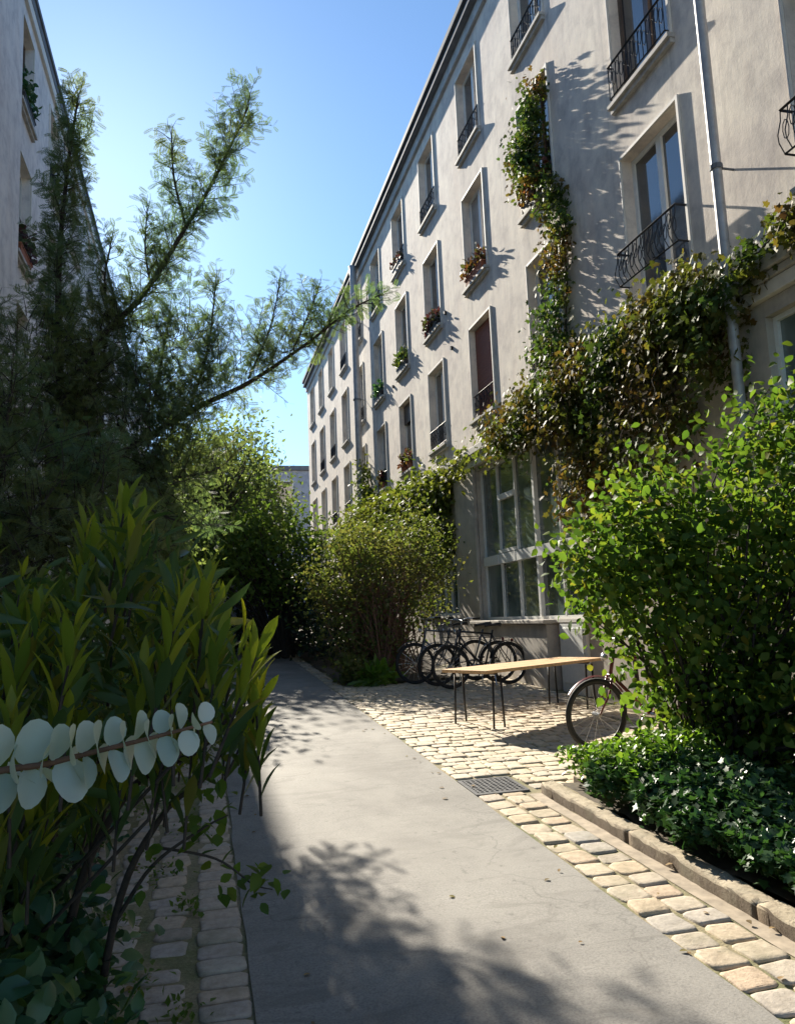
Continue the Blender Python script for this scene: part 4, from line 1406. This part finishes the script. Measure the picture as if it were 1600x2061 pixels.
X1 = XR - 0.04
climber('virginia_creeper', 'green and rust red creeper climbing around two windows of the sunlit facade',
        [(10.55, 9.0, 0.42, 0.55, 1.6), (10.85, 8.75, 0.4, 0.5, 1.2), (10.3, 9.55, 0.28, 0.3, 0.9), (10.4, 8.25, 0.35, 0.3, 0.7), (10.0, 7.75, 0.22, 0.25, 0.9), (9.75, 7.2, 0.24, 0.5, 1.3), (9.85, 6.6, 0.27, 0.45, 1.3), (9.9, 7.6, 0.22, 0.3, 1.2),
         (9.95, 6.1, 0.36, 0.4, 1.0), (10.25, 5.65, 0.6, 0.45, 1.1), (10.1, 5.1, 0.75, 0.35, 1.2), (9.6, 5.0, 0.4, 0.3, 1.0)],
        400, 15, 0.14, 0.24, 0.072, M['lf_creeper'],
        stems=[([(X1, 9.8, 4.7), (X1, 9.9, 5.6), (X1, 9.75, 6.6), (X1, 9.85, 7.4), (X1, 10.2, 8.1), (X1 - 0.05, 10.6, 9.0)], 0.02), ([(X1, 10.2, 4.8), (X1, 10.3, 5.6), (X1, 9.95, 6.5), (X1, 9.7, 7.3)], 0.014)])
climber('virginia_creeper', 'thick curtain of yellow and brown creeper hanging from the ledge behind the bright bush',
        [(11.3, 4.62, 1.2, 0.3, 1.2), (10.4, 4.6, 0.7, 0.32, 1.5), (9.6, 4.35, 0.45, 0.5, 1.4), (9.3, 3.3, 0.35, 0.7, 0.8), (8.8, 4.75, 0.8, 0.25, 1.3), (7.6, 4.75, 0.9, 0.25, 1.3), (7.0, 4.62, 0.6, 0.3, 1.3), (6.45, 4.3, 0.3, 0.6, 0.9), (8.0, 4.3, 1.0, 0.35, 0.7), (7.6, 3.6, 0.8, 0.6, 0.45), (8.6, 3.6, 0.4, 0.7, 0.5),
         (11.9, 4.5, 0.6, 0.24, 0.9), (6.6, 4.85, 0.5, 0.16, 0.8)],
        1050, 17, 0.2, 0.52, 0.074, M['lf_hang'], hang=0.4,
        stems=[([(X1 - 0.1, 8.6, 0.6), (X1 - 0.15, 8.5, 2.0), (X1 - 0.2, 8.4, 3.4), (X1 - 0.2, 8.2, 4.7)], 0.03), ([(X1 - 0.1, 7.6, 0.6), (X1 - 0.3, 7.5, 2.5), (X1 - 0.3, 7.2, 4.7)], 0.02)]
        + [([(X1 - RG.uniform(0.1, 0.5), y, 4.7), (X1 - RG.uniform(0.1, 0.6), y + RG.normal() * 0.1, 3.8), (X1 - RG.uniform(0.1, 0.6), y + RG.normal() * 0.2, 2.9 + RG.random())], 0.005) for y in RG.uniform(6.4, 10.5, 30)])
climber('virginia_creeper', 'ragged strip of green creeper running along the ledge past the downpipe',
        [(5.7, 4.86, 0.5, 0.13, 1.0), (5.0, 4.86, 0.5, 0.16, 1.2), (4.2, 4.8, 0.6, 0.2, 1.0), (6.1, 4.7, 0.3, 0.16, 0.8), (7.2, 4.9, 0.7, 0.14, 0.7)], 170, 14, 0.12, 0.3, 0.075, M['lf_hang'],
        stems=[([(X1 - 0.15, 7.5, 4.84), (X1 - 0.17, 6.0, 4.83), (X1 - 0.15, 4.5, 4.84), (X1 - 0.15, 3.5, 4.84)], 0.012)])
climber('wall_climber', 'yellow green climber covering the ground floor wall beyond the studio pillar',
        [(14.6, 4.62, 0.9, 0.16, 0.8), (16.3, 4.35, 1.1, 0.4, 1.2), (15.6, 4.0, 0.32, 0.6, 0.8), (17.5, 3.9, 1.3, 0.9, 1.3), (19.5, 4.0, 1.4, 0.9, 1.3), (21.5, 4.1, 1.4, 0.9, 1.2), (23.2, 4.8, 1.0, 0.7, 1.0), (23.9, 5.6, 0.5, 0.8, 0.9), (16.2, 3.2, 0.8, 0.5, 0.8), (12.8, 4.66, 0.9, 0.14, 0.6), (26, 4.2, 2.5, 1.0, 0.8)],
        1100, 16, 0.26, 0.34, 0.105, M['lf_wallivy'],
        stems=[([(X1, 17.2, 0.8), (X1, 17.4, 2.4), (X1, 16.6, 4.0), (X1, 15.2, 4.5)], 0.02), ([(X1, 20.2, 0.8), (X1, 20.0, 2.4), (X1, 21.0, 4.0), (X1, 23.6, 5.5)], 0.02)])

# weeds in the joints of the left cobbles
pos = []
for (x, y, r, k) in ((-0.27, 3.6, 0.05, 50), (-0.08, 4.3, 0.05, 45), (-0.22, 4.9, 0.07, 60), (-0.06, 5.6, 0.06, 60), (-0.26, 3.1, 0.05, 45), (-0.08, 3.3, 0.04, 40), (-0.35, 6.3, 0.1, 70), (-0.1, 6.9, 0.08, 60), (-0.42, 4.2, 0.08, 60), (-0.55, 3.5, 0.1, 70), (-0.28, 7.6, 0.1, 60), (0.02, 8.2, 0.08, 60)):
    for _ in range(k):
        yy = y + RG.normal() * r * 1.6
        pos.append((x + RG.normal() * r, yy, g(yy) + 0.005 + abs(RG.normal()) * 0.022))
pos = np.array(pos)
o = leaves('weeds', T_DIAMOND, pos, rdir(len(pos)) + np.array([0, 0, 0.4]), rdir(len(pos)) * 0.5 + np.array([0, 0, 1]), RG.uniform(0.018, 0.045, len(pos)), M['lf_back'])
tag(o, 'small green weeds growing in the joints of the left cobbles', 'weeds', kind='stuff')

# fallen leaves along the edges of the path and in the cobbles
pos = []
while len(pos) < 130:
    y = 1.5 + 13 * RG.random() ** 1.3
    x = RG.choice([0.22 + abs(RG.normal()) * 0.12, 1.98 - abs(RG.normal()) * 0.14, RG.uniform(2.0, 2.5), RG.uniform(0.2, 5.0), RG.uniform(-0.6, 0.2)], p=[0.2, 0.22, 0.28, 0.2, 0.1])
    if x > 2.5 and y < 6:
        continue
    pos.append((x, y, g(y) + 0.010))
pos = np.array(pos)
n = len(pos)
o = leaves('fallen_leaves', T_OVATE, pos, rdir(n) * np.array([1, 1, 0.08]), np.array([[0, 0, 1.0]]) + RG.normal(size=(n, 3)) * 0.15, RG.uniform(0.018, 0.05, n), M['lf_fallen'])
tag(o, 'scattered dry fallen leaves on the path edges and cobbles', 'fallen leaves', kind='stuff')

# ------------------------------------------------------------------ table on steel legs
tb = empty('table', (3.95, 8.95, g(8.9)), 0, 'long table with pale wooden top and thin black steel legs on the cobbles', 'table')
td = np.array([0.885, 0.465]); tn = np.array([-0.465, 0.885])
t0 = np.array([3.02, 8.18])
zt_ = 0.975
def tp(a, b_, z): return (t0[0] + td[0] * a + tn[0] * b_, t0[1] + td[1] * a + tn[1] * b_, z)
mb = MB()
for i in range(3):
    b0, b1 = i * 0.235 + 0.002, (i + 1) * 0.235 - 0.002
    mb.add([tp(0, b0, zt_ - 0.035), tp(2.25, b0, zt_ - 0.035), tp(2.25, b1, zt_ - 0.035), tp(0, b1, zt_ - 0.035), tp(0, b0, zt_), tp(2.25, b0, zt_), tp(2.25, b1, zt_), tp(0, b1, zt_)],
           [(0, 3, 2, 1), (4, 5, 6, 7), (0, 1, 5, 4), (1, 2, 6, 5), (2, 3, 7, 6), (3, 0, 4, 7)])
mb.build('tabletop', M['tablewood'], tb, bevel=0.004)
for a in (0.22, 1.98):
    mb = MB()
    mb.tube([tp(a, 0.06, zt_ - 0.05), tp(a, 0.645, zt_ - 0.05)], 0.014, 6)
    mb.tube([tp(a, 0.06, zt_ - 0.05), tp(a, 0.06, zt_ - 0.036)], 0.014, 6)
    mb.build('crossbar', M['tablesteel'], tb)
    for b_, da in ((0.06, -0.09), (0.06, 0.09), (0.645, -0.09), (0.645, 0.09)):
        q = tp(a + da, b_, 0)
        mb = MB()
        mb.tube([(q[0], q[1], g(q[1]) + 0.0), tp(a + da * 0.7, b_, zt_ - 0.064)], 0.0125, 8)
        mb.build('leg', M['tablesteel'], tb, smooth=True)

# ------------------------------------------------------------------ bicycles
def bicycle(label, group, paint, basket=False):
    root = empty('bicycle', (0, 0, 0), 0, label, 'bicycle', group)
    R_, wb = 0.335, 1.04
    fw, rw = (wb, 0, R_), (0, 0, R_)
    bb, st, hd, hl = (0.44, 0, 0.29), (0.27, 0, 0.80), (0.83, 0, 0.86), (0.865, 0, 0.70)
    mb = MB()
    mb.tube([st, hd], 0.015, 8); mb.tube([bb, hl], 0.018, 8); mb.tube([bb, (0.25, 0, 0.86)], 0.015, 8); mb.tube([hl, (0.82, 0, 0.90)], 0.018, 8)
    for s_ in (-1, 1):
        mb.tube([(0.44, 0.03 * s_, 0.29), (0.0, 0.06 * s_, R_)], 0.009, 6)
        mb.tube([(0.275, 0.015 * s_, 0.78), (0.0, 0.06 * s_, R_)], 0.008, 6)
    mb.build('frame', M[paint], root, smooth=True)
    mb = MB()
    for s_ in (-1, 1):
        mb.tube([(0.875, 0.04 * s_, 0.68), (0.93, 0.05 * s_, 0.5), (wb, 0.05 * s_, R_)], [0.013, 0.011, 0.008], 6)
    mb.tube([(0.875, -0.05, 0.685), (0.875, 0.05, 0.685)], 0.016, 6)
    mb.build('fork', M[paint], root, smooth=True)
    for cx in (0.0, wb):
        mb = MB()
        mb.tube([(cx, -0.055, R_), (cx, 0.055, R_)], 0.02, 8)
        for k in range(18):
            a = 2 * math.pi * k / 18
            mb.tube([(cx, 0.025 * (-1) ** k, R_), (cx + math.cos(a) * (R_ - 0.035), 0, R_ + math.sin(a) * (R_ - 0.035))], 0.0018, 3, cap=False)
        w_ = mb.build('wheel', M['steel'], root)
        for nm, rr_, th, mt in (('tyre', R_ - 0.023, 0.023, 'rubber'), ('rim', R_ - 0.048, 0.011, 'iron')):
            q = MB()
            q.tube([(cx + math.cos(a) * rr_, 0, R_ + math.sin(a) * rr_) for a in np.linspace(0, 2 * math.pi, 37)[:-1]], th, 7, closed=True)
            q.build(nm, M[mt], w_, smooth=True)
        q = MB()
        a0, a1 = (0.25, 2.9) if cx == 0 else (0.6, 2.6)
        arc = np.linspace(a0, a1, 14)
        for s_ in (-1, 1):
            pass
        V_ = []
        for a in arc:
            for yy in (-0.025, 0.0, 0.025):
                r_ = R_ + (0.026 if yy == 0 else 0.016)
                V_.append((cx + math.cos(a) * r_, yy, R_ + math.sin(a) * r_))
        F_ = [(i * 3 + j, i * 3 + j + 1, i * 3 + j + 4, i * 3 + j + 3) for i in range(13) for j in range(2)]
        q.add(V_, F_)
        q.build('mudguard', M[paint], root, smooth=True)
    mb = MB()
    mb.tube([(0.80, 0, 0.93), (0.81, 0, 1.02)], 0.013, 6)
    mb.tube([(0.68, -0.29, 1.04), (0.80, -0.22, 1.05), (0.83, -0.08, 1.03), (0.83, 0.08, 1.03), (0.80, 0.22, 1.05), (0.68, 0.29, 1.04)], 0.012, 8)
    h = mb.build('handlebar', M['steel'], root, smooth=True)
    q = MB()
    for s_ in (-1, 1):
        q.tube([(0.74, 0.258 * s_, 1.045), (0.64, 0.31 * s_, 1.038)], 0.018, 8)
    q.build('grip', M['rubber'], h, smooth=True)
    mb = MB()
    V_, n_ = [], 10
    for i, (x, w_, z) in enumerate([(0.10, 0.02, 0.93), (0.12, 0.075, 0.945), (0.18, 0.08, 0.945), (0.25, 0.05, 0.94), (0.33, 0.025, 0.935), (0.385, 0.012, 0.925)]):
        for k in range(n_):
            a = 2 * math.pi * k / n_
            V_.append((x, w_ * math.cos(a), z + (0.028 if i < 3 else 0.02) * math.sin(a)))
    F_ = [(i * n_ + k, i * n_ + (k + 1) % n_, (i + 1) * n_ + (k + 1) % n_, (i + 1) * n_ + k) for i in range(5) for k in range(n_)]
    mb.add(V_, F_ + [tuple(range(n_ - 1, -1, -1)), tuple(range(5 * n_, 6 * n_))])
    mb.build('saddle', M['saddle'], root, smooth=True)
    mb = MB()
    mb.tube([(0.44, -0.07, 0.29), (0.44, 0.07, 0.29)], 0.022, 8)
    mb.tube([(0.44 + 0.09 * math.cos(a), -0.05, 0.29 + 0.09 * math.sin(a)) for a in np.linspace(0, 2 * math.pi, 21)[:-1]], 0.007, 5, closed=True)
    mb.tube([(0.44, -0.07, 0.29), (0.53, -0.08, 0.15)], 0.010, 6); mb.tube([(0.44, 0.07, 0.29), (0.35, 0.08, 0.43)], 0.010, 6)
    cr = mb.build('crankset', M['steel'], root, smooth=True)
    for (x, y, z) in ((0.53, -0.12, 0.15), (0.35, 0.12, 0.43)):
        q = MB(); q.box(x - 0.045, x + 0.045, y - 0.035, y + 0.035, z - 0.012, z + 0.012)
        q.build('pedal', M['rubber'], cr, bevel=0.004)
    mb = MB()
    for s_ in (-1, 1):
        mb.tube([(0.02, 0.06 * s_, R_ + 0.02), (-0.08, 0.06 * s_, 0.72), (0.25, 0.05 * s_, 0.73)], 0.006, 5)
    for x in (-0.06, 0.05, 0.16):
        mb.tube([(x, -0.06, 0.725), (x, 0.06, 0.725)], 0.005, 5)
    rk = mb.build('luggage_rack', M['bikepaint'], root)
    q = MB(); q.box(-0.10, -0.085, -0.03, 0.03, 0.66, 0.71); q.build('reflector', M['reflector'], rk)
    q = MB(); q.tube([(0.90, 0, 0.86), (0.945, 0, 0.86)], [0.022, 0.038], 12); q.build('headlight', M['steel'], root, smooth=True)
    mb = MB(); mb.tube([(0.30, 0.03, 0.30), (0.34, 0.14, 0.012)], 0.008, 6); mb.build('kickstand', M['steel'], root)
    if basket:
        mb = MB()
        for z, e in ((0.78, 0.0), (0.88, 0.012), (0.98, 0.024)):
            mb.tube([(0.93 - e, -0.15 - e, z), (1.16 + e, -0.15 - e, z), (1.16 + e, 0.15 + e, z), (0.93 - e, 0.15 + e, z)], 0.004, 4, closed=True)
        for k in range(7):
            y = -0.15 + 0.05 * k
            mb.tube([(0.93, y, 0.98), (0.93, y, 0.78), (1.16, y, 0.78), (1.18, y, 0.98)], 0.003, 4)
        for k in range(1, 5):
            x = 0.93 + 0.046 * k
            mb.tube([(x, -0.17, 0.98), (x, -0.15, 0.78), (x, 0.15, 0.78), (x, 0.17, 0.98)], 0.003, 4)
        mb.build('basket', M['iron'], root)
    return root


def park(b, x, y, rz, lean=0.05):
    b.location = (x, y, g(y) + 0.004)
    b.rotation_euler = (lean, 0, rz)


GB = 'bicycles parked by the studio wall'
bk = bicycle('black bicycle with front basket, nearest to the table of the parked bicycles', GB, 'bikepaint', True)
b2 = bicycle('dark grey bicycle in the middle of the row by the studio plinth', GB, 'bikepaint_grey')
b3 = copy_tree(b2)
b3['label'] = 'grey bicycle in the row standing closest to the olive shrub'
b4 = bicycle('bicycle half hidden by the bright bush, its front wheel showing at the kerb corner', 'bicycle at the bush', 'bikepaint_red')
del b4['group']
park(bk, 4.72, 11.75, math.pi + 0.18)
park(b2, 4.66, 12.1, math.pi + 0.05, -0.06)
park(b3, 4.42, 12.45, math.pi - 0.02, 0.07)
park(b4, 4.62, 6.95, math.pi + 0.10, -0.04)

# ------------------------------------------------------------------ flower boxes and pots on the sills
def flower_box(F_, y0, y1, z, label, potmat, leafm, n, h, kind='box', group='flower boxes on the window sills', droop=0.0):
    ym = (y0 + y1) / 2
    root = empty('flower_box' if kind == 'box' else 'flower_pot', F_.P(0.02, ym, z), 0, label, 'flower box' if kind == 'box' else 'flower pot', group)
    mb = MB()
    if kind == 'box':
        L = (y1 - y0) * 0.42
        mb.add([F_.P(d, ym + e, zz) for zz, k in ((z, 0.8), (z + 0.16, 1.0)) for d, e in ((-0.09 * k, -L * k), (0.09 * k, -L * k), (0.09 * k, L * k), (-0.09 * k, L * k))],
               [(0, 3, 2, 1), (4, 5, 6, 7), (0, 1, 5, 4), (1, 2, 6, 5), (2, 3, 7, 6), (3, 0, 4, 7)])
        mb.add([F_.P(d, ym + e, zz) for zz in (z + 0.15, z + 0.175) for d, e in ((-0.1, -L - 0.015), (0.1, -L - 0.015), (0.1, L + 0.015), (-0.1, L + 0.015))],
               [(0, 3, 2, 1), (4, 5, 6, 7), (0, 1, 5, 4), (1, 2, 6, 5), (2, 3, 7, 6), (3, 0, 4, 7)])
    else:
        mb.tube([F_.P(0, ym, z), F_.P(0, ym, z + 0.17), F_.P(0, ym, z + 0.172), F_.P(0, ym, z + 0.2)], [0.085, 0.115, 0.13, 0.13], 12)
    mb.build('planter', M[potmat], root)
    L = (y1 - y0) * 0.42 if kind == 'box' else 0.15
    n = int(n * 1.5)
    d = np.clip(RG.normal(size=n), -1.3, 1.3) * 0.09 + 0.03
    pos = np.array([F_.P(a, ym + RG.uniform(-L, L), z + 0.18 + h * (RG.random() ** 1.2) - droop * min(1.2, abs(RG.normal())) * 0.2) for a in d])
    k_ = min(n, 24)
    pos[:k_] = [F_.P(0.02, ym + e, z + 0.2) for e in np.linspace(-L, L, k_)]
    leaves('plants', T_OVATE, pos, rdir(n) + np.array([0, 0, 0.5 - droop]), rdir(n) * 0.6 + np.array([F_.s * 0.5, 0, 0.6]), RG.uniform(0.07, 0.14, n), M[leafm], root)
    return root


W = lambda c, r: (Y1S[c] - 1.15, Y1S[c], ROWS[r][0])
flower_box(FR, *W(3, 1), 'terracotta flower box with rusty plants on the second row sill left of the creeper', 'terracotta', 'lf_rust', 150, 0.28)
flower_box(FR, *W(4, 1), 'flower box overflowing with burgundy plants on a second row sill', 'darkpot', 'lf_burg', 190, 0.30, droop=0.5)
flower_box(FR, *W(5, 1), 'flower box with yellow green plants on a second row sill', 'darkpot', 'lf_pot', 170, 0.32)
flower_box(FR, *W(6, 1), 'flower box with dark green plants on the second row sill beside the tall pipe', 'darkpot', 'lf_gloss', 150, 0.26)
GP = 'flower pots on the lowest row of sills'
a_, b_, z_ = W(5, 0)
flower_box(FR, a_, a_ + 0.5, z_, 'terracotta pot of reddish flowers, nearer of two on a lowest row sill', 'terracotta', 'lf_rust', 80, 0.3, 'pot', GP)
flower_box(FR, a_ + 0.55, b_, z_, 'terracotta pot of reddish flowers, farther of two on a lowest row sill', 'terracotta', 'lf_rust', 80, 0.28, 'pot', GP)
a_, b_, z_ = W(6, 0)
flower_box(FR, a_ + 0.1, a_ + 0.9, z_, 'single terracotta pot of dark red flowers on the sill above the wall climber', 'terracotta', 'lf_burg', 110, 0.34, 'pot', GP)
flower_box(FR, *W(5, 2), 'small dark flower box on a top row sill under the roof edge', 'darkpot', 'lf_burg', 70, 0.16)
flower_box(FR, *W(2, 1), 'planter with trailing red creeper leaves in the vine covered window', 'darkpot', 'lf_rust', 150, 0.3, droop=0.4)
flower_box(FL, 13.5, 14.6, ROWS[2][0], 'dark planter on the top row sill of the shaded left building', 'darkpot', 'lf_gloss', 150, 0.5, group='flower boxes on the shaded building')
flower_box(FL, 16.28, 17.38, ROWS[2][0], 'flower box with pale leafy plant further along the shaded left facade', 'darkpot', 'lf_pot', 120, 0.45, group='flower boxes on the shaded building')
flower_box(FL, 13.5, 14.6, ROWS[1][0], 'terracotta flower box with dark red flowers on the shaded left facade', 'terracotta', 'lf_burg', 170, 0.4, group='flower boxes on the shaded building')


# ------------------------------------------------------------------ camera, sun, sky
w = bpy.data.worlds.new('World')
S.world = w
w.use_nodes = True
wn = w.node_tree
sk = wn.nodes.new('ShaderNodeTexSky')
sk.sky_type = 'NISHITA'
sk.sun_disc = False
sk.sun_elevation = SUN_EL
sk.sun_rotation = SUN_AZ
sk.air_density = 1.0
sk.dust_density = 0.3
sk.ozone_density = 1.0
sk.altitude = 900
wn.links.new(mix(wn, sk.outputs[0], (0.71, 0.91, 1.04), 1.0, 'MULTIPLY'), wn.nodes['Background'].inputs['Color'])
wn.nodes['Background'].inputs['Strength'].default_value = 0.072
ld = bpy.data.lights.new('sun', 'SUN')
ld.energy = 4.5
ld.angle = rad(0.53)
ld.color = (1.0, 0.92, 0.78)
lo = bpy.data.objects.new('sun', ld)
COL.objects.link(lo)
sd = Vector((math.sin(SUN_AZ) * math.cos(SUN_EL), math.cos(SUN_AZ) * math.cos(SUN_EL), math.sin(SUN_EL)))
lo.rotation_euler = sd.to_track_quat('Z', 'Y').to_euler()
lo.location = (0, 0, 30)

cd = bpy.data.cameras.new('camera')
cam = bpy.data.objects.new('camera', cd)
COL.objects.link(cam)
cd.sensor_fit = 'HORIZONTAL'
cd.sensor_width = 36
cd.lens = 36 * 1570 / 1600
cd.clip_start = 0.05
cd.clip_end = 3000
Rm = Matrix(((0.96951, 0.00717, -0.24496), (-0.24161, -0.13916, -0.96034), (-0.04098, 0.99024, -0.13318)))
cam.matrix_world = Matrix.LocRotScale(Vector((0, 0, 1.6)), Rm.to_quaternion(), None)
S.camera = cam
S.view_settings.view_transform = 'Standard'
S.view_settings.look = 'None'
S.view_settings.exposure = 1.52
S.view_settings.gamma = 1.0
